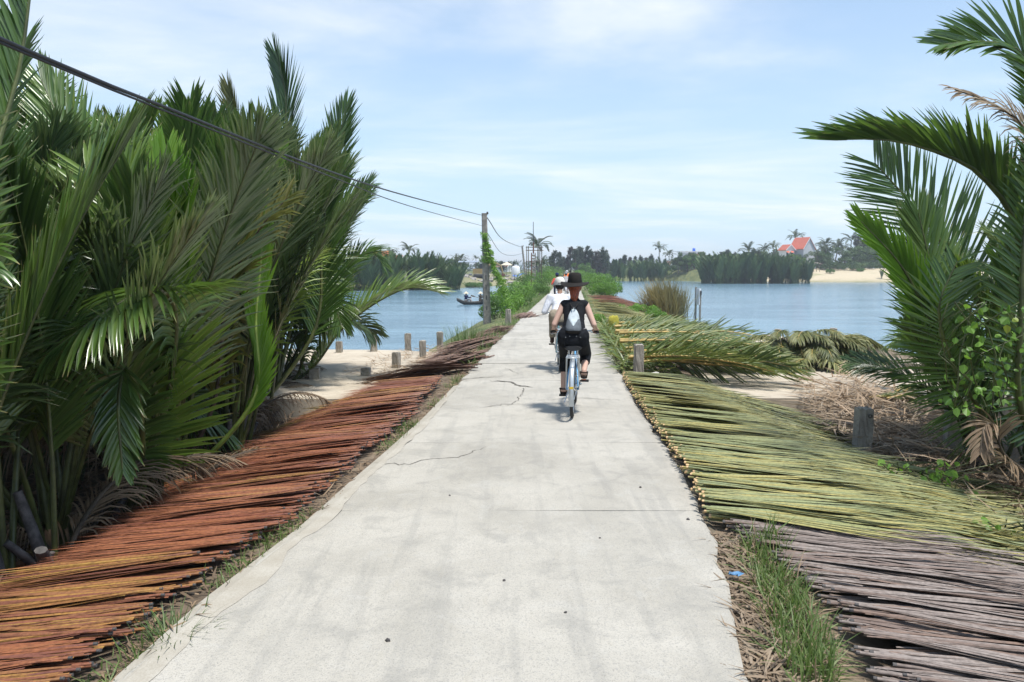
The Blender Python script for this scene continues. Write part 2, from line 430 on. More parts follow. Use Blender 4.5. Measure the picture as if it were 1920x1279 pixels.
for i in range(len(joints) - 1):
    y0, y1 = joints[i] + .006, joints[i + 1] - .006
    rs = np.random.default_rng(100 + i)
    nyy = 9 if y0 < 40 else 3
    yy = np.linspace(y0, y1, nyy)
    jl = rs.normal(0, .016, nyy); jr = rs.normal(0, .016, nyy)
    tl = rs.uniform(-.003, .003, 2)
    us = np.array([0, .008, .25, .5, .75, .992, 1])
    v = []
    for j, y in enumerate(yy):
        a_, b2 = float(XL(y)) + jl[j], float(XR(y)) + jr[j]
        for u in us:
            edge = u in (0, 1)
            v.append((a_ + (b2 - a_) * u, y + (rs.normal(0, .006) if j in (0, nyy - 1) else 0),
                      (-.012 if edge else 0) + tl[0] + tl[1] * (u - .5) - (.006 if j in (0, nyy - 1) else 0)))
    k = len(us)
    f = [[j * k + q, j * k + q + 1, (j + 1) * k + q + 1, (j + 1) * k + q] for j in range(nyy - 1) for q in range(k - 1)]
    m = MB(); m.add(v, f)
    lo = np.array(v); lo[:, 2] = -.12
    ring = [q for q in range(k)] + [j * k + k - 1 for j in range(1, nyy)] + [(nyy - 1) * k + q for q in range(k - 2, -1, -1)] + [j * k for j in range(nyy - 2, 0, -1)]
    rv = np.concatenate([np.array(v)[ring], lo[ring]]); n_ = len(ring)
    m.add(rv, [[q, q + n_, (q + 1) % n_ + n_, (q + 1) % n_] for q in range(n_)])
    m.build('slab', M['road'], road)

M['crack'] = plain('crack_dirt', (.13, .118, .10), .95, var=.4, scale=40)
def crack(pix, w, seed):
    rs = np.random.default_rng(seed); pts = []
    P = [gp(*p) for p in pix]
    for a_, b2 in zip(P[:-1], P[1:]):
        k = max(2, int((b2 - a_).length / .05))
        for q in range(k): pts.append(a_.lerp(b2, q / k) + Vector((rs.normal(0, .012), rs.normal(0, .02), 0)))
    pts.append(P[-1]); p = np.array([tuple(q) for q in pts]); p[:, 2] = .0045
    t_ = nrm(np.gradient(p, axis=0)); s_ = np.stack([-t_[:, 1], t_[:, 0], 0 * t_[:, 0]], -1)
    ww = w * (.35 + rs.random(len(p))) * np.interp(np.linspace(0, 1, len(p)), [0, .15, .8, 1], [.2, 1, .9, .1])
    m = MB(); k = len(p)
    m.add(np.concatenate([p - s_ * ww[:, None], p + s_ * ww[:, None]]), [[i, i + 1, i + 1 + k, i + k] for i in range(k - 1)])
    m.build('crack', M['crack'], road)
crack([(862, 711), (905, 708), (945, 706)], .014, 1)
crack([(918, 714), (958, 716), (968, 722), (1000, 727)], .026, 2)
crack([(985, 726), (972, 750), (950, 762)], .005, 3)
crack([(900, 765), (950, 758), (1010, 757)], .008, 4)
crack([(690, 868), (760, 872), (800, 862), (860, 858), (912, 838)], .006, 5)
crack([(1000, 752), (1090, 746), (1180, 752)], .006, 6)
crack([(948, 690), (960, 696), (976, 702)], .005, 8)

# ---- thin skin of pale sand and mortar along the left margin of the road
t = NT('pale_sand'); n1 = t.noise(4, 6, .6); n2 = t.noise(120, 3, .6)
t.base(t.mix(t.mr(n2, .4, .7, 0, .5), t.mix(t.mr(n1, .3, .7), (.38, .345, .285), (.46, .43, .37)), (.30, .265, .21)))
t.rough(.95); t.bump(n2, .3, .01)
M['sand'] = t.m
m = MB(); v = []
ys = np.arange(-2, 11.5, .12)
for i, y in enumerate(ys):
    w = .04 + .17 * float(vnoise(y, 3.3, 1.9, 4)) * np.interp(y, [0, 3, 6, 9, 12], [1.3, 1.15, .5, .3, .05]) + .03 * rng.random()
    w = max(.02, w * np.interp(y, [9, 11.5], [1, .1]))
    v += [(float(XL(y)) - .05, y, -.012), (float(XL(y)) + .03, y, .005), (float(XL(y)) + w, y, .0048)]
m.add(v, [[i * 3 + k, i * 3 + k + 1, i * 3 + k + 4, i * 3 + k + 3] for i in range(len(ys) - 1) for k in range(2)])
tag(m.build('sand', M['sand']), 'pale sand washed over the left margin of the road', 'sand', kind='stuff')

# ---- landings beside the road
t = NT('landing_concrete'); n1 = t.noise(1.2, 7, .65); n2 = t.noise(14, 5, .65); n3 = t.noise(4.0, 6, .7, dist=1.2)
c = t.mix(t.mr(n1, .3, .7), (.42, .355, .27), (.56, .49, .39))
c = t.mix(t.mr(n2, .55, .75, 0, .4), c, (.30, .25, .19))
c = t.mix(t.mr(n3, .57, .66, 0, .45), c, (.27, .23, .18))
t.base(c); t.rough(.92); t.bump(n2, .4, .02)
M['landing'] = t.m
def landing(name, poly, top, depth, ledge=None):
    """a cast platform: uneven top, vertical face to the water"""
    m = MB(); p = [(x, y, top) for x, y in poly]; n = len(p)
    m.add(p, [list(range(n))]); q = [(x, y, depth) for x, y in poly]
    m.add(p + q, [[i, i + n, (i + 1) % n + n, (i + 1) % n] for i in range(n)])
    return tag(m.build(name, M['landing']), kind='structure')
QL, QR = -.30, -.22
pA, pB = gp(560, 672, QL), gp(900, 652, QL)
landing('left_landing', [(-9.5, 12.0), (-2.2, 12.0), (-1.6, 16), (-1.2, 18.7), (-3.0, 19.4), (-9.5, 20.0)], QL, -2.2)
landing('right_landing', [(2.9, 11.6), (8.05, 11.6), (7.72, 15.2), (7.35, 17.2), (7.0, 21.8), (2.9, 22.0)], QR, -2.2)
m = MB()
kb = [(8.15, 11.6), (7.82, 15.2), (7.45, 17.2), (7.1, 21.9)]
for (x0, y0), (x1, y1) in zip(kb[:-1], kb[1:]):
    l_ = math.hypot(x1 - x0, y1 - y0); an = math.atan2(y1 - y0, x1 - x0)
    m.box(((x0 + x1) / 2, (y0 + y1) / 2, QR - .35), (l_, .22, .93), 0, (0, 0, an))
tag(m.build('landing_kerb', M['landing']), kind='structure')
# ================================================================== FRONDS AND PALMS
def resample(pts, n):
    p = np.asarray([tuple(q) for q in pts], float)
    # Catmull-Rom through the points
    q = np.vstack([2 * p[0] - p[1], p, 2 * p[-1] - p[-2]]); out = []
    for i in range(1, len(q) - 2):
        for t_ in np.linspace(0, 1, 12, endpoint=False):
            a, b, c, d = q[i - 1], q[i], q[i + 1], q[i + 2]
            out.append(.5 * ((2 * b) + (-a + c) * t_ + (2 * a - 5 * b + 4 * c - d) * t_ ** 2 + (-a + 3 * b - 3 * c + d) * t_ ** 3))
    out.append(p[-1]); out = np.array(out)
    s = np.concatenate([[0], np.cumsum(np.linalg.norm(np.diff(out, axis=0), axis=1))])
    u = np.linspace(0, s[-1], n)
    return np.stack([np.interp(u, s, out[:, k]) for k in range(3)], -1)
WPROF = np.array([.45, .95, 1.0, .72, .05])
def leaflets(mb, pts, n=70, s0=.22, s1=.995, ll=.9, a0=62, a1=22, V=22, droop=.35, w=.027, nhint=(0, 0, 1), seed=0, tear=.06, sides=(1, -1), mat=0, K=5,
             prof=(.5, .9, 1, .8, .4), jit=4.0, wild=.08, fold=.35, grav=(0, 0, -1), floor=None, sbias=1.0, base_jit=0.0):
    rs = np.random.default_rng(seed); n = int(n * 1.75); w = w * .56
    P = resample(pts, 48); S = np.linspace(0, 1, 48); T = nrm(np.gradient(P, axis=0))
    nh = np.asarray(nhint, float); N = nrm(nh[None] - (T @ nh)[:, None] * T); B = np.cross(T, N)
    gv = np.asarray(grav, float)
    for sg in sides:
        s = s0 + (s1 - s0) * np.linspace(0, 1, n) ** sbias + rs.normal(0, .25 / n, n); s = np.clip(s, s0, .999)
        s = s[rs.random(n) > tear]; k = len(s); q = (s - s0) / (1 - s0)
        f = lambda A: np.stack([np.interp(s, S, A[:, i]) for i in range(3)], -1)
        p0, t_, n_, b = f(P), nrm(f(T)), nrm(f(N)), nrm(f(B))
        L = ll * np.interp(q, [0, .15, .5, .8, 1], prof) * rs.normal(1, .06, k)
        al = np.radians(np.interp(q, [0, 1], [a0, a1]) + rs.normal(0, jit, k))
        vv = np.radians(V + rs.normal(0, jit, k))
        p0 = p0 + b * rs.normal(0, base_jit, (k, 1)) if base_jit else p0
        D0 = np.cos(al)[:, None] * t_ + np.sin(al)[:, None] * (sg * np.cos(vv)[:, None] * b + np.sin(vv)[:, None] * n_)
        dr = np.where(rs.random(k) < wild, droop * rs.uniform(1.5, 3.5, k), droop * rs.uniform(.7, 1.3, k))
        pos = [p0]; dirs = []
        for i in range(K):
            u = i / (K - 1)
            d = nrm(D0 + (dr * u ** 1.4)[:, None] * gv); dirs.append(d)
            if i < K - 1: pos.append(pos[-1] + d * (L / (K - 1))[:, None])
        pos = np.stack(pos, 1); dirs = np.stack(dirs, 1)
        Nl = nrm(n_ * np.cos(vv)[:, None] - sg * b * np.sin(vv)[:, None])
        W = nrm(np.cross(dirs, Nl[:, None]))
        Nw = np.cross(W, dirs)
        prf = WPROF if K == 5 else np.interp(np.linspace(0, 1, K), np.linspace(0, 1, 5), WPROF)
        hw = (prf[None] * (w * rs.normal(1, .1, k))[:, None])[..., None]
        left, mid, right = pos - W * hw + Nw * hw * fold, pos - Nw * hw * fold * .6, pos + W * hw + Nw * hw * fold
        v = np.stack([left, mid, right], 2)          # k,K,3,3
        if floor is not None: v[..., 2] = np.maximum(v[..., 2], floor(v[..., 0], v[..., 1]))
        idx = np.arange(k * K * 3).reshape(k, K, 3)
        fa = np.stack([idx[:, :-1, :-1], idx[:, :-1, 1:], idx[:, 1:, 1:], idx[:, 1:, :-1]], -1).reshape(-1, 4)
        col = np.zeros((k, K, 3, 3)); col[..., 0] = rs.random(k)[:, None, None]; col[..., 1] = np.linspace(0, 1, K)[None, :, None]; col[..., 2] = s[:, None, None]
        mb.add(v.reshape(-1, 3), fa, mat, col.reshape(-1, 3), True)
    return P
def stalk(mb, pts, r0, r1=.006, n=7, mat=0, k=22, flat=.75, seed=0, flare=.5):
    P = resample(pts, k); s = np.linspace(0, 1, k)
    r = r0 * (1 - s) ** .8 + r1 + r0 * flare * np.exp(-s * 18)
    rv = np.random.default_rng(seed).random()
    mb.tube(P, r, n, mat, np.stack([np.full(k, rv), s * 0, s], -1), True, True, flat)
def arc(L, phi0, bend, p=1.6, n=9, roll=0.0):
    s = np.linspace(0, 1, n); ph = np.radians(phi0 + bend * s ** p)
    x = np.concatenate([[0], np.cumsum((np.sin(ph[:-1]) + np.sin(ph[1:])) / 2 * L / (n - 1))])
    z = np.concatenate([[0], np.cumsum((np.cos(ph[:-1]) + np.cos(ph[1:])) / 2 * L / (n - 1))])
    y = roll * (x / max(L, .1)) ** 2 * L
    return np.stack([x, y, z], -1)

# frond shapes shared by all the nipa palms (length 1 unit = metres, scaled per palm)
FV = []          # (stalk mesh, leaflet mesh)
def frond_variant(name, L, phi0, bend, lm='leaf', sm='stalk', **k):
    roll = k.pop('roll', 0.0); pts = arc(L, phi0, bend, k.pop('p', 1.6), roll=roll)
    r0 = k.pop('r0', .034)
    a_, b2 = MB(), MB()
    stalk(a_, pts, r0, seed=len(FV))
    rotn = k.pop('nhint', (-1, 0, .25))
    leaflets(b2, pts, nhint=rotn, seed=k.pop('seed', len(FV) + 50), **k)
    r = (a_.mesh('frond', M[sm]), b2.mesh('leaflets', M[lm]), L)
    FV.append(r); return r
UP = [frond_variant('u', 4.6, 6 + i * 1.5, [18, 30, 24, 38, 46, 30][i], n=78, s0=.36, ll=[.95, 1.05, .9, 1.0, 1.05, .85][i], a0=[48, 42, 55, 50, 58, 36][i], a1=18,
                    V=[20, 35, 10, 28, 15, 48][i], droop=[.22, .3, .18, .35, .45, .12][i], w=.031, roll=[.1, -.12, .05, -.2, .15, 0][i], lm=['leaf', 'leaf_lit', 'leaf_grey', 'leaf', 'leaf_grey', 'leaf_lit'][i], tear=[.06, .1, .14, .08, .18, .05][i], wild=[.1, .2, .35, .15, .35, .1][i], jit=[4, 6, 9, 5, 10, 3][i]) for i in range(6)]
ARCH = [frond_variant('a', 4.4, 14 + 4 * i, [75, 92, 64, 100, 84][i], n=74, s0=.36, ll=[.95, .9, 1.0, .85, .95][i], a0=60, a1=25, V=[12, 20, 5, 25, 14][i], droop=[.5, .7, .4, .9, .6][i],
                      w=.030, roll=[.15, -.1, .25, -.25, 0][i], tear=.12, lm=['leaf_lit', 'leaf_grey', 'leaf', 'leaf_grey', 'leaf_lit'][i], wild=.25, jit=8) for i in range(5)]
LOW = [frond_variant('l', 3.2, 26 + 6 * i, [70, 95, 110][i], n=58, s0=.25, ll=.85, a0=58, a1=26, V=10, droop=[.7, .9, 1.2][i], w=.028, roll=[.2, -.2, .1][i], tear=.15) for i in range(3)]
OLIVE = [frond_variant('o', 4.2, 10 + 5 * i, [50, 80][i], lm='leaf_olive', n=66, s0=.26, ll=.85, a0=50, a1=22, V=25, droop=.5, w=.027, tear=.25, wild=.25) for i in range(2)]
YOUNG = [frond_variant('y', 4.3, 3 + 3 * i, [10, 16][i], lm='leaf_young', sm='stalk_young', n=80, s0=.3, ll=1.05, a0=[26, 20][i], a1=10, V=[20, 55][i], droop=.06, w=.034, tear=.01, wild=.0, jit=1.5) for i in range(2)]
DEAD = [frond_variant('d', 2.9, 18 + 10 * i, [120, 150, 135][i], lm='leaf_dead', sm='stalk_dark', n=52, s0=.22, ll=.75, a0=45, a1=25, V=0, droop=[1.6, 2.2, 1.9][i], w=.018, tear=.3, wild=.3, p=1.2) for i in range(3)]
def put_frond(palm, var, az, sc=1.0, tilt=0.0, loc=(0, 0, 0), roll=0.0):
    a_ = link('frond', var[0], palm); a_.location = loc
    a_.rotation_euler = Euler((roll, tilt, az), 'XYZ'); a_.scale = (sc, sc, sc)
    b2 = link('leaflets', var[1], a_); b2["kind"] = "stuff"
    return a_
def hero_frond(palm, pts, r0=.04, lm='leaf', sm='stalk', **k):
    """a frond bent along its own line, points in world space"""
    o_ = np.array(palm.location); q = [tuple(np.array(tuple(p)) - o_) for p in pts]
    a_, b2 = MB(), MB(); stalk(a_, q, r0); leaflets(b2, q, **k)
    f = a_.build('frond', M[sm], palm); l_ = b2.build('leaflets', M[lm], f); l_["kind"] = "stuff"
    return f
stub_me = []
for i in range(3):
    m = MB(); hgt_ = [.75, .55, .95][i]; b_ = [.25, .42, .12][i]
    p = [(b_ * s ** 1.5, 0, hgt_ * s) for s in np.linspace(0, 1, 7)]
    m.tube(p, np.interp(np.linspace(0, 1, 7), [0, .2, 1], [.085, .07, .045]), 8, 0, flat=.7)
    stub_me.append(m.mesh('frond_base', M['stub']))
def top_row(px):
    return np.interp(px, [-400, 0, 60, 90, 200, 330, 430, 470, 520, 560, 600, 650, 700], [110, 165, 215, 225, 245, 258, 255, 285, 285, 300, 300, 340, 450])
GROVE = []
def nipa(x, y, k=8, hmax=None, seed=0, low=2, dead=1, stub=2, aim=None, young=False, label=None, group=None, face=None):
    rs = np.random.default_rng(1000 + seed)
    z = hz(x, y) - .03
    palm = empty('nipa_palm', (x, y, z))
    px = 960 + F * x / max(y, 1)
    top = EYE + (505 - float(top_row(px))) * y / F if hmax is None else hmax
    Lr = max(2.2, (top - z)) / 4.35
    az0 = rs.uniform(0, 6.28)
    for i in range(k):
        az = az0 + i * 2.4 + rs.normal(0, .25)
        if young and i == 0: v = YOUNG[seed % 2]; sc = Lr * rs.uniform(.92, 1.0)
        elif i < k * .72: v = UP[rs.integers(6)]; sc = Lr * rs.uniform(.82, 1.0)
        elif i < k * .80 and rs.random() < .25: v = OLIVE[rs.integers(2)]; sc = Lr * rs.uniform(.85, 1.05)
        else: v = ARCH[rs.integers(5)]; sc = Lr * rs.uniform(.85, 1.1)
        if face is not None and v in UP and math.cos(az - face) > .3: v = UP[[0, 2][rs.integers(2)]]
        if face is not None and v in ARCH:            # leave the side of the road free
            for _ in range(6):
                if math.cos(az - face) < .1: break
                az = rs.uniform(0, 6.28)
        put_frond(palm, v, az, sc, rs.normal(0, .09), (rs.normal(0, .10), rs.normal(0, .10), 0), rs.normal(0, .10))
    for i in range(low): put_frond(palm, LOW[rs.integers(3)], rs.uniform(0, 6.28) if face is None else face + rs.uniform(.9, 5.4), min(1.0, Lr) * rs.uniform(.7, 1.0), 0, (rs.normal(0, .1), rs.normal(0, .1), 0))
    for i in range(dead): put_frond(palm, DEAD[rs.integers(3)], rs.uniform(0, 6.28) if face is None else face + rs.uniform(.8, 5.5), rs.uniform(.6, .9), 0, (rs.normal(0, .12), rs.normal(0, .12), 0))
    for i in range(stub):
        s_ = link('frond_base', stub_me[rs.integers(3)], palm)
        s_.location = (rs.normal(0, .2), rs.normal(0, .2), -.05); s_.rotation_euler = (0, rs.uniform(0, .5), rs.uniform(0, 6.28)); s_.scale = [rs.uniform(.5, .9)] * 3
    tag(palm, label or 'tall nipa palm in the dense dark green grove at left', 'palm', group or 'nipa palms of the grove beside the road')
    return palm
# the grove on the left: rows going back from the verge
rs = np.random.default_rng(5); cnt = 0
for row, off in enumerate((0, 1.25, 2.6, 4.1)):
    y = 4.6 + row * .5
    while y < (15.6 if row < 2 else 18.6):
        xf = np.interp(y, [3, 6, 9, 12, 15.6, 18.6], [-3.4, -3.4, -3.45, -3.95, -4.8, -6.5]) - off
        nipa(xf + rs.normal(0, .18), y + rs.normal(0, .2), k=14 if row == 0 else 10, seed=cnt, low=0 if row == 0 else 1, dead=2 if row == 0 else 1, stub=4 if row == 0 else 1, young=(cnt % 3 == 2), label=['nipa palm in the front row of the grove', 'nipa palm in the second row of the grove', 'nipa palm deep inside the grove', 'nipa palm at the back of the grove'][row] + (' by the near rust-red bed' if y < 8 else ' by the middle rust-red bed' if y < 12 else ' towards the sandy landing'), group=['front row', 'second row', 'inner row', 'back row'][row] + ' of the left grove' + (', near' if y < 8 else ', middle' if y < 12 else ', far'), face=-.35 if row < 2 else None)
        cnt += 1
        y += 1.05 if row < 2 else 1.5

for x_, y_ in ((-4.15, 13.2), (-4.45, 14.5), (-4.9, 15.6), (-5.6, 16.8)):
    cnt += 1; nipa(x_, y_, k=12, seed=cnt + 40, low=1, dead=2, stub=3, label='nipa palm at the river end of the grove behind the sandy landing', group='nipa palms at the river end of the grove', face=-.35)
pst = nipa(-3.15, 4.95, k=3, seed=77, low=0, dead=3, stub=12, hmax=2.6, label='nipa palm with many grey dead frond stubs at the lower left', group='nipa palm with grey stubs', face=-.35)
pst2 = nipa(-3.2, 3.7, k=4, seed=79, low=0, dead=2, stub=8, hmax=2.8, label='nipa palm with stubs at the left edge above the near rust-red bed', group='nipa palm at the left edge', face=-.35)
# palms singled out by their fronds
def palm_at(x, y, label, z=None):
    return tag(empty('nipa_palm', (x, y, hz(x, y) if z is None else z)), label, 'palm')
# a) the near palm at the left edge, tall frond crossing the cable
p = palm_at(-3.15, 3.0, 'near nipa palm at the left edge whose tall frond crosses the black cable')
hero_frond(p, [p.location, at(-70, 600, 3.6), at(-10, 300, 4.0), at(38, 120, 4.2), at(62, -60, 4.3)], .03, n=60, s0=.3, ll=.5, a0=40, a1=20, V=10, droop=.25, sides=(-1,), nhint=(.35, -1, .2), seed=3, tear=.12, wild=.2)
hero_frond(p, [p.location, at(-160, 500, 3.2), at(-190, 200, 3.3), at(-150, -40, 3.5), at(-110, -200, 3.6)], .03, n=60, s0=.3, ll=.45, a0=55, a1=25, V=10, droop=.4, nhint=(.2, -1, .3), seed=4)
hero_frond(p, [p.location, at(-140, 760, 3.4), at(-110, 560, 3.3), at(-70, 470, 3.2), at(-30, 500, 3.1)], .03, lm='leaf', n=50, s0=.3, ll=.4, a0=50, a1=25, V=0, droop=.9, nhint=(.3, -.6, 1), seed=5)
# b) broad face-on frond
p = palm_at(-3.35, 6.3, 'nipa palm with a broad open frond facing the road, low on the left')
hero_frond(p, [p.location, at(292, 800, 6.2), at(268, 640, 6.1), at(238, 500, 6.1), at(200, 390, 6.2), at(165, 325, 6.3)], .032, 'leaf_lit', n=44, s0=.22, ll=.85, a0=56, a1=24, V=8, droop=.2, w=.036, nhint=(.25, -1, .1), seed=6, tear=.02, wild=.04)
hero_frond(p, [p.location, at(250, 700, 6.5), at(205, 520, 6.9), at(160, 340, 7.3), at(78, 150, 7.6)], .035, n=66, s0=.3, ll=.9, a0=38, a1=16, V=15, droop=.12, w=.03, nhint=(.5, -1, .1), seed=7)
hero_frond(p, [p.location, at(300, 800, 6.2), at(330, 600, 6.0), at(290, 540, 5.6), at(190, 590, 5.1), at(95, 660, 4.9)], .032, n=58, s0=.42, ll=.62, a0=70, a1=25, V=-5, droop=1.1, w=.029, nhint=(-.1, -.3, 1), seed=8, tear=.02, wild=.0)
hero_frond(p, [p.location, at(262, 900, 6.0), at(262, 760, 5.7), at(236, 690, 5.5), at(222, 760, 5.3), at(230, 880, 5.2)], .03, n=50, s0=.35, ll=.36, a0=62, a1=25, V=0, droop=.5, w=.026, nhint=(.2, -1, .4), seed=9)
# c) young upright frond
p = palm_at(-3.5, 7.7, 'nipa palm with bright yellow-green young fronds standing upright in the grove')
hero_frond(p, [p.location, at(305, 760, 6.7), at(318, 560, 6.3), at(332, 430, 6.2), at(330, 345, 6.2)], .038, 'leaf_young', 'stalk_young', n=60, s0=.28, ll=.85, a0=22, a1=8, V=10, droop=.05, w=.034, nhint=(-.3, -1, .1), seed=10, tear=0, wild=0, jit=1.5)
hero_frond(p, [p.location, at(470, 760, 7.9), at(480, 600, 8.0), at(490, 480, 8.1), at(492, 385, 8.2)], .034, 'leaf_young', 'stalk_young', n=50, s0=.34, ll=.55, a0=16, a1=8, V=25, droop=.05, w=.03, nhint=(.5, -1, .1), seed=11, tear=0, wild=0, jit=1.5)
hero_frond(p, [p.location, at(400, 760, 7.7), at(425, 560, 7.6), at(480, 440, 7.6), at(540, 370, 7.6)], .03, 'leaf_olive', 'stalk_dark', n=48, s0=.35, ll=.6, a0=48, a1=22, V=10, droop=.5, w=.024, nhint=(-.4, -1, .5), seed=12, tear=.2, wild=.4)
# d) two tall thin fronds against the sky
p = palm_at(-4.1, 12.2, 'nipa palm with a tall slender frond rising highest against the sky')
hero_frond(p, [p.location, at(492, 640, 12.0), at(505, 460, 12.0), at(532, 270, 12.1), at(536, 180, 12.2), at(518, 105, 12.3)], .04, n=80, s0=.3, ll=1.0, a0=42, a1=14, V=12, droop=.12, w=.032, nhint=(-.75, -1, .0), seed=13, sides=(1, -1), tear=.05)
hero_frond(p, [p.location, at(590, 620, 12.6), at(604, 460, 12.8), at(618, 340, 13.0), at(648, 205, 13.1)], .04, n=70, s0=.3, ll=.95, a0=44, a1=14, V=10, droop=.1, w=.03, nhint=(-.2, -1, .0), seed=14, tear=.04)
hero_frond(p, [p.location, at(450, 620, 11.5), at(455, 460, 11.5), at(452, 300, 11.5), at(430, 170, 11.6)], .04, 'leaf_olive', n=70, s0=.3, ll=.8, a0=40, a1=14, V=20, droop=.2, w=.028, nhint=(-.6, -1, .0), seed=15, tear=.08)
# e) frond leaning out over the landing and the water
p = palm_at(-4.5, 14.4, 'nipa palm leaning out towards the river with its arched frond above the landing')
hero_frond(p, [p.location, at(585, 690, 14.2), at(640, 618, 14.2), at(710, 565, 14.2), at(770, 540, 14.2), at(822, 548, 14.2)], .04, n=64, s0=.25, ll=.85, a0=62, a1=30, V=28, droop=.45, w=.029, nhint=(-.3, -.25, 1), seed=16, tear=.03)
hero_frond(p, [p.location, at(565, 640, 14.6), at(590, 520, 14.8), at(625, 410, 15.0), at(690, 350, 15.2)], .04, n=64, s0=.3, ll=.8, a0=55, a1=25, V=12, droop=.45, w=.028, nhint=(-.3, -1, .4), seed=17)
hero_frond(p, [p.location, at(590, 620, 14.6), at(635, 520, 15.0), at(690, 470, 15.4), at(720, 500, 15.6)], .036, n=60, s0=.3, ll=.8, a0=58, a1=28, V=10, droop=.6, w=.028, nhint=(-.3, -.5, 1), seed=18)
hero_frond(p, [p.location, at(560, 700, 14.0), at(580, 600, 13.8), at(620, 560, 13.4), at(640, 610, 13.2)], .034, n=55, s0=.3, ll=.75, a0=60, a1=28, V=5, droop=1.0, w=.026, nhint=(-.3, -.5, 1), seed=19)

# the palms on the right
p = palm_at(5.0, 8.3, 'nipa palm at right with a huge frond arching left over the river')
hero_frond(p, [p.location, at(1905, 640, 7.9), at(1908, 440, 7.5), at(1840, 330, 7.2), at(1750, 283, 7.0), at(1660, 262, 6.9), at(1575, 262, 6.8)], .045, n=70, s0=.36, s1=.998, ll=.75, a0=30, a1=12, V=55, droop=.10, w=.034, nhint=(-.25, -.35, 1), seed=21, tear=.03, prof=(.9, 1, 1, .8, .55))
hero_frond(p, [p.location, at(1880, 700, 8.6), at(1830, 560, 8.8), at(1740, 420, 9.0), at(1640, 305, 9.1)], .045, n=56, s0=.3, ll=.95, a0=62, a1=30, V=5, droop=.12, w=.024, nhint=(-.2, -1, .1), seed=22, tear=.02, wild=.03)
hero_frond(p, [p.location, at(1800, 760, 8.0), at(1745, 610, 7.9), at(1690, 500, 7.8), at(1614, 415, 7.8)], .045, 'leaf_young', 'stalk', n=64, s0=.3, ll=.58, a0=34, a1=10, V=10, droop=.1, w=.026, nhint=(.15, -1, .0), seed=23, sides=(1, -1), tear=.02, wild=.02)
hero_frond(p, [p.location, at(1850, 760, 7.9), at(1775, 640, 8.0), at(1745, 500, 8.2), at(1722, 400, 8.3)], .04, n=60, s0=.28, ll=.75, a0=42, a1=18, V=5, droop=.12, w=.026, nhint=(.1, -1, .0), seed=24)
hero_frond(p, [p.location, at(1850, 800, 7.3), at(1790, 690, 7.0), at(1760, 580, 6.9), at(1795, 490, 6.9)], .035, n=44, s0=.25, ll=.6, a0=78, a1=40, V=-8, droop=.35, w=.021, nhint=(-.5, -.6, .6), seed=25)
p2 = palm_at(5.15, 6.9, 'nipa palm at the right edge with dark stems and low drooping fronds')
hero_frond(p2, [p2.location, at(1918, 780, 6.7), at(1914, 600, 6.6), at(1922, 420, 6.6), at(1950, 250, 6.6)], .045, n=44, s0=.25, ll=.45, a0=70, a1=40, V=5, droop=.25, w=.026, nhint=(.1, -1, .2), seed=26)
hero_frond(p2, [p2.location, at(1960, 560, 6.6), at(1985, 250, 6.5), at(1925, 110, 6.4), at(1850, 78, 6.3), at(1768, 84, 6.2)], .045, n=52, s0=.5, ll=.62, a0=48, a1=18, V=20, droop=.25, w=.029, nhint=(-.2, -.9, .5), seed=27)
hero_frond(p2, [p2.location, at(1985, 700, 6.8), at(1990, 400, 6.9), at(1920, 240, 7.0), at(1860, 195, 7.0), at(1790, 168, 7.0)], .035, 'leaf_dead', 'stalk_dark', n=46, s0=.5, ll=.38, a0=30, a1=15, V=5, droop=.7, w=.014, nhint=(-.2, -.6, .7), seed=28, tear=.2, wild=.3)
hero_frond(p2, [p2.location, at(1890, 860, 6.4), at(1868, 800, 6.3), at(1846, 800, 6.2), at(1838, 850, 6.1)], .022, 'leaf_dead', 'stalk_dark', n=30, s0=.3, ll=.3, a0=62, a1=30, V=0, droop=1.0, w=.022, nhint=(-.4, -.5, 1), seed=29)
for i, (x, y) in enumerate(((6.5, 9.3), (7.0, 7.6), (7.3, 10.4), (7.9, 8.8))):
    nipa(x, y, 7, hmax=[2.5, 3.2, 2.3, 3.0][i], seed=200 + i, low=2, dead=1, stub=2, label='nipa palm in the clump behind the arching frond at right', group='nipa palms of the clump on the right')
for i, (x, y) in enumerate(((4.95, 7.75), (5.45, 8.15), (5.0, 6.9))):
    nipa(x, y, 7, hmax=[1.55, 1.9, 1.35][i], seed=230 + i, low=1, dead=0, stub=2, label='low nipa palm at the foot of the arching frond at right', group='low nipa palms at the right edge')
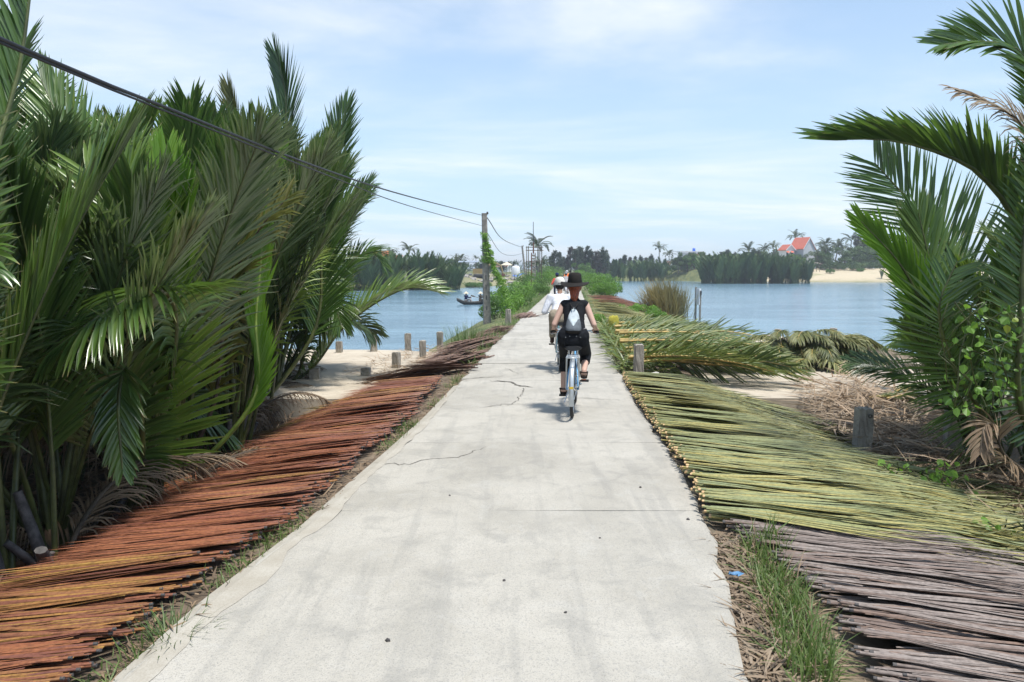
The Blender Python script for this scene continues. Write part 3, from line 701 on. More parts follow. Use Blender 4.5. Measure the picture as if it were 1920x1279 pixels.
# ================================================================== FRONDS LAID OUT TO DRY
def lay_variant(mat, end, L, drop, seed, nl=26, ll=1.1, ang=4, w=.021, bow=.25, rise=.03, r0=.0075, s0=.012, tips=None):
    """a split frond lying along +X: stem in front, narrow leaflets folded back along it, following the bank down"""
    rs = np.random.default_rng(seed); k = 12; s = np.linspace(0, 1, k)
    x = L * s * (1 - .04 * bow ** 2); y = bow * L * .32 * s ** 2.2 + rs.normal(0, .01, k).cumsum() * .5
    z = np.interp(x, drop[0], drop[1]) + rise * np.sin(np.pi * np.clip(s * 1.1, 0, 1))
    pts = np.stack([x, y, z], -1)
    m = MB()
    stalk(m, pts, r0 * .55, .0035, 6, 0, 18, .8, seed, .3)
    leaflets(m, pts, n=nl, s0=s0, s1=.985, ll=ll, a0=ang, a1=ang * .8, V=2, droop=0, w=w, nhint=(0, 0, 1), seed=seed, tear=.0, mat=0, K=4, prof=(.9, 1, 1, .8, .55), jit=1.5, wild=0, fold=.14, sbias=1.5, base_jit=.018)
    if tips: leaflets(m, pts, n=16, s0=.5, s1=.99, ll=.55, a0=24, a1=14, V=4, droop=.1, w=.017, nhint=(0, 0, 1), seed=seed + 9, tear=.0, mat=2, K=4, jit=6, wild=.1, fold=.6)
    # the pale fresh cut at the butt
    m.tube([(-.004, 0, z[0]), (.012, 0, z[0])], r0 * 1.15, 7, 1, (.5, 0, 0), True, False, .8)
    return m.mesh('palm_frond', [M[mat], M[end]] + ([M[tips]] if tips else []))
M['tipolive'] = leaf_mat('olive_frond_tip', (.08, .06, .018), (.16, .12, .03), (.26, .16, .05), (.3, .2, .1), .15, .5)
M['tipgreen'] = leaf_mat('dark_frond_tip', (.05, .06, .014), (.10, .11, .025), (.22, .20, .06), (.3, .24, .1), .15, .45)
dropL = ([0, .25, 1.0, 2.0, 3.0, 4.5], [0, -.03, -.21, -.49, -.60, -.62])
dropR = ([0, .4, 1.4, 2.6, 4.5], [0, -.02, -.15, -.34, -.36])
LAYRED = [lay_variant('dry_red', 'stub', 1.95 + .07 * i, dropL, 300 + i, bow=[.4, .25, .5, .35, .2, .55, .3, .45, .3, .4][i], ang=[4, 5, 4, 6, 5, 4, 5, 4, 6, 4][i], tips='tipolive') for i in range(10)]
LAYGRN = [lay_variant('dry_green', 'cut_end', 2.15 + .09 * i, dropR, 330 + i, bow=[.1, -.1, .15, .0, -.2, .2, 0, .1, .05, -.1][i], ang=[4, 5, 4, 6, 5, 4, 5, 4, 7, 9][i], w=.022, r0=.010, tips='tipgreen') for i in range(10)]
LAYBNK = [lay_variant('dry_green', 'cut_end', 3.3 + .2 * i, ([0, .6, 2.2, 5.5], [0, -.04, -.40, -1.2]), 350 + i, bow=[.1, -.1, .15, .0][i], ang=6, w=.013, r0=.011) for i in range(4)]
LAYBKR = [lay_variant('dry_red', 'stub', 3.3 + .2 * i, ([0, .6, 2.2, 5.5], [0, -.04, -.40, -1.2]), 356 + i, bow=[.1, -.1, .15, .0][i], ang=6, w=.014, r0=.011) for i in range(3)]
LAYGRY = [lay_variant('dry_grey', 'stub', 2.5 + .15 * i, dropR, 360 + i, bow=[.1, -.1, .2, 0, .15, -.2][i], ang=[4, 6, 8, 5, 7, 9][i], w=.020, r0=.009, nl=22) for i in range(6)]
LAYBRN = [lay_variant('dry_brown', 'stub', 2.3 + .15 * i, dropL, 380 + i, bow=[.1, -.15, .2, 0, .15, -.2][i], ang=[6, 8, 10, 7, 12, 9][i], w=.020, r0=.009, nl=22) for i in range(6)]
def lay(var, x, y, yaw, z, label, group, mirror=False, sc=1.0, tilt=0.0):
    o = link(label.split(' palm')[0].replace('-', '_').replace(' ', '_') + '_palm_frond', var); o.location = (x, y, z)
    o.rotation_euler = (rng.normal(0, .12), tilt, yaw); o.scale = (sc, sc * (-1 if mirror else 1), sc)
    return tag(o, label, 'palm frond', group)
# rust-red bed on the left, butts at the road edge
ys = np.linspace(1.9, 11.9, 290)
for i, y in enumerate(ys):
    y = y + rng.normal(0, .03)
    e = .06 + .10 * vnoise(y, 1, 1.4, 9) + abs(rng.normal(0, .06)) + np.interp(y, [8, 12], [0, .12])
    yaw = math.pi + np.interp(y, [2, 5, 7, 9, 12], [.12, .18, .26, .38, .44]) + rng.normal(0, .022) + .06 * (vnoise(y, 5, .7, 31) - .5)
    zn = ('near' if y < 4.4 else 'middle' if y < 8 else 'far') + ' part'
    lay(LAYRED[rng.integers(10)], float(XL(y)) - e, y, yaw, .0 + rng.uniform(0, .09), 'rust-red palm frond drying in the %s of the bed on the left verge' % zn, 'rust-red fronds, %s of the left bed' % zn, False, rng.uniform(.9, 1.12))
# yellow-green bed on the right
ys = np.linspace(5.15, 12.2, 290)
for i, y in enumerate(ys):
    y = y + rng.normal(0, .02)
    yaw = np.interp(y, [5, 6, 9, 12.2], [-.36, -.44, -.62, -.80]) + rng.normal(0, .018) + .05 * (vnoise(y, 8, .8, 37) - .5)
    zn = ('near' if y < 7.2 else 'middle' if y < 9.6 else 'far') + ' part'
    lay(LAYGRN[rng.integers(10) if not 8.4 < y < 11.2 else rng.integers(4)], float(XR(y)) - .02 + abs(rng.normal(0, .035)), y, yaw, .015 + rng.uniform(0, .13), 'yellow-green palm frond with pale cut butt in the %s of the right bed' % zn, 'yellow-green fronds, %s of the right bed' % zn, rng.random() < .5, rng.uniform(.9, 1.15) * (.86 if 8.4 < y < 11.2 else 1))
# grey weathered bed at lower right
ys = np.linspace(1.6, 5.05, 130)
for i, y in enumerate(ys):
    y = y + rng.normal(0, .02)
    off = np.interp(y, [1.6, 3, 4, 4.7, 5.05], [.55, .50, .42, .22, .06]) + abs(rng.normal(0, .07))
    yaw = np.interp(y, [2, 5], [-.24, -.36]) + rng.normal(0, .035)
    lay(LAYGRY[rng.integers(6)], float(XR(y)) + off, y, yaw, -.01 + rng.uniform(0, .07), 'weathered grey palm frond lying dry behind the grass tuft at lower right', 'weathered grey fronds at the lower right', rng.random() < .5, rng.uniform(.9, 1.15))
# brown bundles further on along the left verge
def bundle(pix0, pix1, n, spread, label, group, var=LAYBRN, z0=.02, lift=.12, z1=-.25):
    for i in range(n):
        a_, b2 = gp(*pix0, z0), gp(*pix1, z1)
        a_ = a_ + Vector((rng.normal(0, spread), rng.normal(0, spread * 2), 0)); b2 = b2 + Vector((rng.normal(0, spread), rng.normal(0, spread * 3), 0))
        d = b2 - a_; yaw = math.atan2(d.y, d.x); l_ = math.hypot(d.x, d.y)
        o = lay(var[rng.integers(len(var))], a_.x, a_.y, yaw, z0 + rng.uniform(0, lift), label, group, rng.random() < .5, max(.5, min(1.5, l_ / 2.5)))
bundle((905, 668), (690, 722), 16, .10, 'brown dry palm frond in the untidy bundle past the rust-red bed', 'brown fronds in the bundle past the rust-red bed')
bundle((925, 640), (720, 690), 20, .10, 'brown dry palm frond in the bundle pointing at the short landing posts', 'brown fronds pointing at the landing posts')
bundle((880, 690), (640, 705), 12, .12, 'brown dry palm frond at the far end of the rust-red bed', 'brown fronds at the end of the rust-red bed', z1=-.3)
bundle((955, 618), (900, 640), 14, .15, 'brown dry palm frond beside the lone verge post', 'brown fronds beside the lone verge post')
bundle((995, 590), (945, 615), 12, .18, 'brown dry palm frond under the verge bushes', 'brown fronds under the verge bushes')
# pale green bed further down on the right bank
for i in range(80):
    y = rng.uniform(25.5, 43)
    o = lay(LAYBNK[rng.integers(4)], float(XR(y)) + rng.uniform(.15, .5), y, -.55 + rng.normal(0, .1), .02 + rng.uniform(0, .08), 'grey-green palm frond drying on the river bank beyond the mossy post', 'grey-green fronds on the bank beyond the mossy post', rng.random() < .5, rng.uniform(.95, 1.2))
for i in range(40):
    y = rng.uniform(38, 50)
    o = lay(LAYBKR[rng.integers(3)], float(XR(y)) + rng.uniform(.2, .9), y, -.35 + rng.normal(0, .1), .02 + rng.uniform(0, .1), 'dull red palm frond drying on the far right bank below the bushes', 'dull red fronds on the far right bank', rng.random() < .5, rng.uniform(.95, 1.2))

# fresh whole fronds piled beside the road on the right
FRESH = []
for i in range(7):
    m = MB(); rs = np.random.default_rng(700 + i)
    L = 2.3 + .12 * i
    pts = [(L * s, .12 * L * (rs.random() - .5) * s ** 2, .05 + .12 * math.sin(s * 2.6) - .18 * s ** 3) for s in np.linspace(0, 1, 7)]
    stalk(m, pts, .022, .007, 7, 1, 20, .8, i)
    leaflets(m, pts, n=32, s0=.05, ll=.58, a0=42, a1=20, V=[4, 24, -2, 14, 0, 38, 8][i], droop=.25, w=.024, nhint=(0, 0, 1), seed=700 + i, tear=.06, mat=0, K=5, jit=8, wild=.15)
    m.tube([(-.006, 0, pts[0][2]), (.015, 0, pts[0][2])], .026, 8, 2, (.5, 0, 0), True, False, .8)
    FRESH.append(m.mesh('cut_palm_frond', [M['fresh'], M['cut_stalk'], M['cut_end']]))
k = 0
for i in range(56):
    y = 13.2 + 8.9 * (i / 56) + rng.normal(0, .12)
    h_ = rng.uniform(0, 1) ** 1.3 * np.interp(y, [12, 13.5, 16, 19, 22], [.12, .30, .42, .42, .2])
    o = link('cut_palm_frond', FRESH[i % 7]); o.location = (float(XR(y)) + .12 + abs(rng.normal(0, .12)), y, -.03 + h_)
    o.rotation_euler = (rng.normal(0, .6), .02 + h_ * .06, -.22 + rng.normal(0, .2)); o.scale = [rng.uniform(.85, 1.1)] * 3
    tag(o, 'fresh green whole palm frond in the tall stack behind the grey post', 'palm frond', 'fresh green fronds stacked beside the road')
# heap of wilted fronds on the landing
HEAPV = []
for i in range(5):
    m = MB(); pts = arc(1.5, 48 + 8 * i, [75, 60, 50, 66, 40][i], 1.2)
    stalk(m, pts, .02, .005, 6, 1, 14, .8, i)
    leaflets(m, pts, n=34, s0=.12, ll=.55, a0=45, a1=22, V=0, droop=1.5, w=.034, nhint=(-.2, 0, 1), seed=740 + i, tear=.03, mat=0, K=5, jit=8, wild=.2)
    HEAPV.append(m.mesh('wilted_palm_frond', [M['thatch'], M['cut_stalk']]))
hc = Vector((5.85, 16.0))
for i in range(92):
    u, v_ = rng.uniform(-1, 1), rng.normal(0, .45)
    o = link('wilted_palm_frond', HEAPV[i % 5]); hh_ = max(0, .62 * (1 - u * u)) * math.exp(-v_ * v_) 
    o.location = (hc.x + u * 1.1, hc.y + v_ * .8 + .1 * u, QR + .02 + hh_ * rng.uniform(.45, 1.0))
    o.rotation_euler = (0, rng.uniform(0, .45), math.atan2(v_ - .55, u * .9) + rng.normal(0, .5)); o.scale = [rng.uniform(.55, .78)] * 3
    tag(o, 'wilted palm frond in the shaggy heap on the landing at the water', 'palm frond', 'wilted fronds heaped on the landing')

# ---- litter, grass, low plants
def scatter_strips(name, pts, L, w, mat, label, cat, lift=.02, up=.25, seed=0, bend=.3):
    """loose strips: a curved, narrow blade each"""
    rs = np.random.default_rng(seed); p = np.asarray(pts, float); n = len(p)
    az = rs.uniform(0, 6.28, n); el = np.abs(rs.normal(0, up, n)); l_ = L * rs.uniform(.45, 1.3, n)
    d = np.stack([np.cos(az) * np.cos(el), np.sin(az) * np.cos(el), np.sin(el)], -1)
    sd = np.stack([-np.sin(az), np.cos(az), rs.normal(0, .4, n)], -1)
    P = [p + np.array([0, 0, lift]) * rs.random((n, 1)), None, None]
    P[1] = P[0] + d * (l_ * .5)[:, None]; P[2] = P[1] + (d + np.stack([rs.normal(0, .2, n), rs.normal(0, .2, n), -bend * rs.random(n)], -1)) * (l_ * .5)[:, None]
    ww = (w * rs.uniform(.5, 1.4, n))[:, None]
    v = np.stack([P[0] - sd * ww * .6, P[0] + sd * ww * .6, P[1] - sd * ww, P[1] + sd * ww, P[2] - sd * ww * .15, P[2] + sd * ww * .15], 1)
    idx = np.arange(n * 6).reshape(n, 6)
    f = np.concatenate([idx[:, [0, 1, 3, 2]], idx[:, [2, 3, 5, 4]]])
    col = np.zeros((n, 6, 3)); col[..., 0] = rs.random(n)[:, None]; col[:, 2:4, 1] = .5; col[:, 4:, 1] = 1; col[..., 2] = rs.random(n)[:, None]
    m = MB(); m.add(v.reshape(-1, 3), f, 0, col.reshape(-1, 3))
    return tag(m.build(name, M[mat]), label, cat, kind='stuff')
def region(poly_px, n, z=None, seed=0):
    """random points on the ground inside a patch seen between the given corners"""
    rs = np.random.default_rng(seed); q = [gp(a, b, z if z is not None else -.1) for a, b in poly_px]
    xs = [v.x for v in q]; ysq = [v.y for v in q]; out = []
    def inside(x, y):
        c_ = False; j = len(q) - 1
        for i in range(len(q)):
            if ((q[i].y > y) != (q[j].y > y)) and x < (q[j].x - q[i].x) * (y - q[i].y) / (q[j].y - q[i].y + 1e-9) + q[i].x: c_ = not c_
            j = i
        return c_
    while len(out) < n:
        x, y = rs.uniform(min(xs), max(xs)), rs.uniform(min(ysq), max(ysq))
        if inside(x, y): out.append((x, y))
    o = np.array(out); return np.concatenate([o, H(o[:, 0], o[:, 1])[:, None]], 1)
def along(side, y0, y1, n, off, spread, seed=0, clump=0.0):
    rs = np.random.default_rng(seed); y = rs.uniform(y0, y1, n)
    if clump: y = y[vnoise(y, 2.2, 1.3, seed) > clump]
    e = off + np.abs(rs.normal(0, spread, len(y)))
    x = XL(y) - e if side < 0 else XR(y) + e
    return np.stack([x, y, H(x, y)], -1)
M['blade'] = leaf_mat('grass_blade', (.06, .10, .026), (.11, .17, .042), (.20, .25, .08), (.36, .31, .16), .3, .5, (.2, .36, .05))
M['straw'] = leaf_mat('dry_straw', (.16, .11, .07), (.30, .21, .13), (.44, .33, .23), None, .15, .8)
M['tan'] = leaf_mat('tan_litter', (.17, .12, .08), (.29, .215, .145), (.42, .34, .25), None, .15, .8)
def litter_h(p, q): p = p.copy(); p[:, 2] = np.maximum(p[:, 2], q); return p
gr = region([(1395, 1030), (1455, 1020), (1575, 1279), (1500, 1330), (1440, 1200)], 1700, -.05, 1); gr[:, 2] -= .01
scatter_strips('grass', gr, .21, .0034, 'blade', 'tuft of bright green grass between the road and the grey fronds', 'grass', 0, 1.0, 2, .5)
scatter_strips('grass', gr[::4] + np.array([.01, .02, 0]), .2, .003, 'straw', 'dead straw-coloured blades among the bright green grass tuft', 'grass', 0, .8, 52, .6)
scatter_strips('leaf_litter', np.concatenate([region([(1330, 1000), (1400, 1010), (1500, 1330), (1420, 1330), (1370, 1150)], 1100, -.03, 3), along(1, .5, 5, 500, .03, .2, 4)]), .16, .006, 'tan', 'tan shreds of dead leaf along the right edge of the road', 'leaf litter', .03, .18, 5)
scatter_strips('leaf_litter', np.concatenate([along(-1, 1, 14, 1100, .0, .14, 6), along(-1, 13, 24, 900, .0, .5, 7)]), .15, .005, 'straw', 'brown shreds of leaf along the left edge of the road', 'leaf litter', .03, .2, 8)
scatter_strips('grass', along(-1, 1.5, 17, 2600, .02, .09, 9, .56), .11, .0032, 'blade', 'thin green grass sprouting between red butts and the road', 'grass', 0, 1.0, 10, .6)
scatter_strips('grass', along(1, 12, 60, 2600, .02, .14, 11, .45), .15, .005, 'blade', 'green weeds sprouting along the right road edge past the cyclist', 'grass', 0, .9, 12, .6)
scatter_strips('grass', along(-1, 14, 60, 3800, .02, .3, 13, .3), .2, .006, 'blade', 'green verge grass at the left road edge past the bundles', 'grass', 0, .95, 14, .6)
lf = along(1, 12.9, 22, 1500, .0, .45, 41); lf[:, 2] = np.maximum(lf[:, 2], -.05) + rng.uniform(0, .38, len(lf)) * np.interp(lf[:, 1], [12.9, 14, 19, 22], [.3, .8, 1, .4])
scatter_strips('cut_leaflets', lf, .42, .017, 'fresh', 'loose green leaflets sticking out of the butts of the fresh stack', 'leaf litter', .02, .35, 42)
lr = litter_h(region([(1510, 735), (1600, 722), (1790, 760), (1830, 860), (1700, 850), (1560, 800)], 2100, -.15, 15), QR + .0)
scatter_strips('straw_litter', lr, .34, .008, 'tan', 'brown straw and dead leaves strewn around the grey posts on the landing', 'straw', .05, .18, 16)
scatter_strips('straw_litter', litter_h(region([(1640, 830), (1920, 860), (1980, 1040), (1880, 1000), (1750, 900)], 1700, -.18, 17), -9), .36, .009, 'straw', 'dry straw under the palms at the right edge', 'straw', .12, .35, 18)
scatter_strips('straw_litter', litter_h(region([(1490, 715), (1620, 700), (1790, 760), (1830, 860), (1700, 850), (1560, 800)], 700, -.15, 45), QR + .0), .5, .011, 'straw', 'greyish dead leaf strips on the landing between the posts', 'straw', .14, .25, 46)
for i in range(5):
    q = gp(1630 + i * 16, 752 + 5 * (i % 3), QR); o = link('cut_palm_frond', FRESH[i]); o.location = (q.x, q.y, QR + .03 + .03 * i); o.rotation_euler = (0, 0, -.5 + .3 * i); o.scale = (.3, .5, .5)
    tag(o, 'small green frond tip dropped in the straw behind the thick post', 'palm frond', 'green frond tips in the straw')
lt = region([(640, 690), (760, 650), (900, 640), (900, 690), (800, 712)], 900, -.2, 19)
scatter_strips('straw_litter', litter_h(lt, QL + .0), .3, .007, 'straw', 'grey-brown straw scattered between brown bundles and landing posts', 'straw', .08, .2, 20)
gl = np.stack([rng.uniform(-6.5, -3.2, 3600), rng.uniform(2.5, 17, 3600)], -1); gl = np.concatenate([gl, H(gl[:, 0], gl[:, 1])[:, None]], 1)
scatter_strips('leaf_litter', gl, .45, .012, 'straw', 'dead leaves lying on the dark ground under the grove', 'leaf litter', .12, .3, 21)
def tuft(x, y, n, L, w, mat, label, cat, spread=.18, up=1.1, seed=0, name='grass_tuft', z=None, bend=.7, lean=0.0):
    rs = np.random.default_rng(seed); p = np.stack([rs.normal(0, spread, n), rs.normal(0, spread, n), np.zeros(n)], -1)
    az = np.arctan2(p[:, 1], p[:, 0]) + rs.normal(0, .6, n); el = np.clip(rs.normal(up, .22, n), .3, 1.55); l_ = L * rs.uniform(.5, 1.1, n)
    K = 5; pos = [p]; d = np.stack([np.cos(az) * np.cos(el) + lean, np.sin(az) * np.cos(el), np.sin(el)], -1)
    for i in range(K - 1): pos.append(pos[-1] + nrm(d + np.array([0, 0, -1]) * bend * (i / (K - 1)) ** 1.5 * rs.uniform(.4, 1.3, (n, 1))) * (l_ / (K - 1))[:, None])
    pos = np.stack(pos, 1); sd = np.stack([-np.sin(az), np.cos(az), 0 * az], -1)[:, None] * (w * np.array([.7, 1, .9, .6, .08]))[None, :, None]
    v = np.stack([pos - sd, pos + sd], 2); idx = np.arange(n * K * 2).reshape(n, K, 2)
    f = np.stack([idx[:, :-1, 0], idx[:, :-1, 1], idx[:, 1:, 1], idx[:, 1:, 0]], -1).reshape(-1, 4)
    col = np.zeros((n, K, 2, 3)); col[..., 0] = rs.random(n)[:, None, None]; col[..., 1] = np.linspace(0, 1, K)[None, :, None]
    m = MB(); m.add(v.reshape(-1, 3), f, 0, col.reshape(-1, 3))
    o = m.build(name, M[mat]); o.location = (x, y, hz(x, y) - .02 if z is None else z)
    return tag(o, label, cat)
q = gp(878, 648, -.1); tuft(q.x, q.y, 260, .75, .006, 'blade', 'spiky green grass clump leaning over the brown bundles by the left water', 'grass clump', .22, 1.05, 31)
q = gp(498, 1000, -.02); tuft(q.x, q.y, 90, .17, .003, 'blade', 'small grass sprig at the left road edge by the red butts, middle one', 'grass clump', .06, .8, 32)
q = gp(318, 1190, -.02); tuft(q.x, q.y, 120, .2, .003, 'blade', 'small grass sprig at the left road edge, lowest one', 'grass clump', .07, .8, 33)
q = gp(745, 798, -.02); tuft(q.x, q.y, 110, .22, .004, 'blade', 'small yellowed grass sprig at the far left road edge', 'grass clump', .08, .8, 34)
M['reed'] = leaf_mat('reed_leaf', (.10, .10, .03), (.19, .17, .06), (.32, .27, .13), (.38, .28, .17), .3, .6, (.36, .3, .1))
q = gp(1252, 602, WATER); tuft(q.x, q.y, 1500, 2.5, .024, 'reed', 'tall brown reed clump in the river beside the right bank', 'reeds', .38, 1.27, 35, 'reed_clump', WATER - .1, .75, -.18)

# leafy shrubs: stems and many small leaves
def leaf_cloud(m, centers, radii, n, size, seed, mat=0, flat=.6, shell=.55):
    rs = np.random.default_rng(seed); c = np.asarray(centers, float); r = np.asarray(radii, float)
    k = rs.integers(len(c), size=n); d = nrm(rs.normal(0, 1, (n, 3))); q = shell + (1 - shell) * rs.random((n, 1)) ** .7
    p = c[k] + d * r[k][:, None] * q * np.array([1, 1, .8])
    a_ = nrm(d + rs.normal(0, .7, (n, 3))); b2 = nrm(np.cross(a_, rs.normal(0, 1, (n, 3)))); c2 = np.cross(a_, b2)
    s = (size * rs.uniform(.6, 1.4, n))[:, None]
    v = np.stack([p - b2 * s, p + c2 * s * flat * .5 + a_ * s * .12, p + b2 * s, p - c2 * s * flat * .5 + a_ * s * .12], 1)
    idx = np.arange(n * 4).reshape(n, 4); col = np.zeros((n, 4, 3)); col[..., 0] = rs.random(n)[:, None]
    m.add(v.reshape(-1, 3), idx, mat, col.reshape(-1, 3))
M['twig'] = plain('twig', (.12, .09, .06), .8, var=.3)
def shrub(x, y, w, h, n, size, mat, label, seed, cat='bush', name='shrub', group=None, z=None):
    rs = np.random.default_rng(seed); z = hz(x, y) if z is None else z
    o = empty(name, (x, y, z)); k = 9
    c = np.stack([rs.uniform(-1, 1, k) * w * .36, rs.uniform(-1, 1, k) * w * .36, rs.uniform(.3, .8, k) * h], -1)
    m = MB(); leaf_cloud(m, c, rs.uniform(.2, .34, k) * min(w, h * 1.4), n, size, seed); f = m.build('foliage', M[mat], o); f["kind"] = "stuff"
    m = MB()
    for q_ in c: m.tube([(q_[0] * .2, q_[1] * .2, -.05), tuple(q_ * np.array([.6, .6, .5])), tuple(q_)], [.014, .010, .004], 5)
    m.build('stem', M['twig'], o)
    return tag(o, label, cat, group)
LB = 'shrubs on the left verge'; RB = 'shrubs on the right bank'
for i, (px, py, d, w, h) in enumerate(((930, 596, 33, 1.5, .9), (950, 588, 35, 1.7, 1.0), (968, 578, 38, 1.8, 1.0), (945, 590, 40, 1.8, 1.1), (985, 572, 44, 2.0, 1.0), (975, 570, 50, 2.4, 1.2), (1000, 560, 55, 2.2, 1.0), (985, 560, 62, 2.8, 1.3), (1008, 552, 70, 2.8, 1.2), (995, 545, 80, 3.2, 1.6), (1018, 540, 92, 3.2, 1.5), (1008, 535, 110, 4, 2.0), (1026, 530, 125, 4, 2.2), (1036, 524, 145, 5, 2.6))):
    x = (px - 960) * d / F
    x = min(x, float(XL(d)) - w * .45)
    shrub(x, d, w, h, 1500, .05 + d * .0006, ['leaf_bush', 'leaf_lime', 'leaf_bush'][i % 3], 'green scrub on the left verge between the utility poles', 400 + i, group=LB)
for i, (px, d, w, h, mt) in enumerate(((1180, 36, 1.0, .5, 'leaf_lime'), (1210, 38, 1.3, .6, 'leaf_lime'), (1236, 36, 1.2, .6, 'leaf_lime'), (1225, 33, 1.1, .5, 'leaf_lime'), (1255, 32, .9, .4, 'leaf_lime'))):
    shrub((px - 960) * d / F, d, w, h, 1300, .06, mt, 'lime green creeper on the right bank beside the brown reeds', 420 + i, group='lime green creepers by the reeds')
for i, (px, d, w, h) in enumerate(((1132, 52, 2.2, 1.1), (1142, 56, 2.4, 1.2), (1128, 62, 2.8, 1.4), (1110, 66, 2.2, 1.2), (1120, 74, 3, 1.5), (1108, 85, 3, 1.5), (1118, 95, 3.5, 1.6), (1102, 105, 3.4, 1.6), (1095, 120, 4, 1.8))):
    x = max((px - 960) * d / F, float(XR(d)) + w * .5)
    shrub(x, d, w, h, 1700, .05 + d * .0006, ['leaf_lime', 'leaf_bush'][i % 2], 'green bush on the right bank past the hat of the cyclist', 440 + i, group=RB)
q = gp(1120, 602, 0); shrub(float(XR(q.y)) + .2, q.y, .55, .28, 500, .04, 'leaf_lime', 'low green weed at the right road edge before the mossy post', 460, name='weed', cat='weed')
# climbing plant with heart-shaped leaves among the right palms
def leafy_plant(x, y, z, w, h, n, size, label, seed, name='climbing_plant'):
    rs = np.random.default_rng(seed); o = empty(name, (x, y, z)); m = MB()
    base = rs.uniform(-1, 1, (n, 3)) * np.array([w, .35, h]) * .5 + np.array([0, 0, h * .5])
    out = np.array([[0, 0, 0], [.5, .32, .05], [.42, .75, .0], [0, 1.15, -.22], [-.42, .75, .0], [-.5, .32, .05]])
    f = np.array([[0, 1, 2, 3], [0, 3, 4, 5]])
    for i in range(n):
        E = Euler((rs.uniform(-2.6, -1.2), rs.normal(0, .5), rs.normal(0, .9))).to_matrix()
        m.add(out @ np.array(E).T * size * rs.uniform(.6, 1.35) + base[i], f, 0, (rs.random(), rs.random() ** 3, 0))
    l_ = m.build('leaves', M['leaf_lime'], o); l_["kind"] = "stuff"
    m = MB()
    for i in range(9):
        a_ = rs.uniform(-.4, .4) * w; pts = [(a_ + rs.normal(0, .06) * j, rs.normal(0, .05), h * j / 4) for j in range(5)]; m.tube(pts, .006, 5)
    m.build('stem', M['stalk'], o)
    return tag(o, label, 'climbing plant')
q = at(1845, 740, 6.3); leafy_plant(q.x, q.y, q.z - .1, .62, .85, 130, .052, 'climbing plant with light green leaves hanging in the right palms', 470)
q = at(1735, 905, 6.6); leafy_plant(q.x, q.y, hz(q.x, q.y), .7, .34, 90, .055, 'leafy green seedling plant beside the shaded post at right', 471, 'leafy_weed')
q = at(1900, 960, 5.2); leafy_plant(q.x, q.y, hz(q.x, q.y), .5, .3, 60, .05, 'leafy green weed at the right edge above the yellow-green fronds', 472, 'leafy_weed')
# ================================================================== POSTS, POLES, CABLES
t = NT('post_concrete'); n1 = t.noise(6, 6, .65); n2 = t.noise(45, 4, .7); gz = t.new('ShaderNodeSeparateXYZ'); t.l.new(t.coord(), gz.inputs[0])
c = t.mix(t.mr(n1, .35, .68), (.26, .235, .20), (.42, .385, .33)); c = t.mix(t.mr(n2, .52, .72, 0, .6), c, (.11, .10, .09))
c = t.mix(t.mr(n1, .52, .68, 0, .5), c, (.20, .175, .09)); t.base(c); t.rough(.92); t.bump(n2, .6, .012); M['post'] = t.m
t = NT('mossy_post'); n1 = t.noise(7, 5, .6); t.base(t.mix(t.mr(n1, .35, .65), (.30, .27, .03), (.46, .41, .06))); t.rough(.95); t.bump(n1, .6, .02); M['moss'] = t.m
def post(px, py_b, py_t, z, w, label, name='concrete_post', d=None, lean=0.0, cut=False, sink=.15):
    q = gp(px, py_b, z) if d is None else at(px, py_b, d)
    h = (py_b - py_t) * q.y / F
    rs = np.random.default_rng(int(px)); yaw = rs.uniform(-.35, .35)
    bm = bmesh.new(); bmesh.ops.create_cube(bm, size=1)
    for v in bm.verts: v.co = Vector((v.co.x * w, v.co.y * w, (v.co.z + .5) * (h + sink) - sink))
    bmesh.ops.bevel(bm, geom=list(bm.edges), offset=.012, segments=2, affect='EDGES')
    bmesh.ops.subdivide_edges(bm, edges=[e for e in bm.edges if e.calc_length() > .1], cuts=4, use_grid_fill=True)
    for v in bm.verts:
        k = .004; v.co += Vector((rs.normal(0, k), rs.normal(0, k), rs.normal(0, k) if v.co.z > h * .5 else 0))
    me = bpy.data.meshes.new(name); bm.to_mesh(me); bm.free(); me.materials.append(M['post'])
    o = link(name, me); o.location = (q.x, q.y, q.z); o.rotation_euler = (rs.normal(0, .02), lean, yaw)
    return tag(o, label, 'post')
post(701, 659, 627, QL, .15, 'tallest-looking concrete post at left edge of the sandy landing, left of three')
post(765, 656, 625, QL, .15, 'concrete post on the sandy landing edge, middle of the three by the left water')
post(825, 652, 622, QL, .145, 'concrete post on the sandy landing edge, nearest the brown bundles')
post(743, 690, 660, QL, .145, 'short concrete post standing on the sandy landing below the other posts')
post(793, 672, 638, QL, .14, 'slim concrete post set back on the sandy landing beside the brown bundles')
post(686, 704, 689, QL, .17, 'stub of a concrete post barely showing above the rust-red bed')
post(590, 710, 689, QL, .19, 'stub of a concrete post at the foot of the grove by the landing')
post(636, 661, 640, QL, .14, 'concrete post at the landing edge half hidden by the leaning palm')
post(953, 611, 580, -.10, .16, 'lone concrete post on the left verge in front of the bushes')
post(1197, 708, 645, -.05, .145, 'tall grey concrete post standing in front of the fresh green stack')
post(1617, 829, 763, -.17, .16, 'thick weathered concrete post with a bolt hole among straw at right', lean=.02)
post(1786, 838, 764, -.18, .15, 'shaded concrete post at the foot of the right palms')
post(1680, 688, 673, -.06, .19, 'stub concrete post on the kerb of the right landing', sink=.1)
post(1562, 640, 615, QR, .17, 'concrete post at the water behind the wilted heap, rightmost of the row')
post(1458, 636, 617, QR, .17, 'concrete post at the water behind the wilted heap, left end of it')
post(1368, 634, 618, QR, .18, 'concrete post at the water behind the green stack, second from the reeds')
post(1297, 640, 619, QR, .18, 'concrete post at the water behind the green stack, first past the reeds')
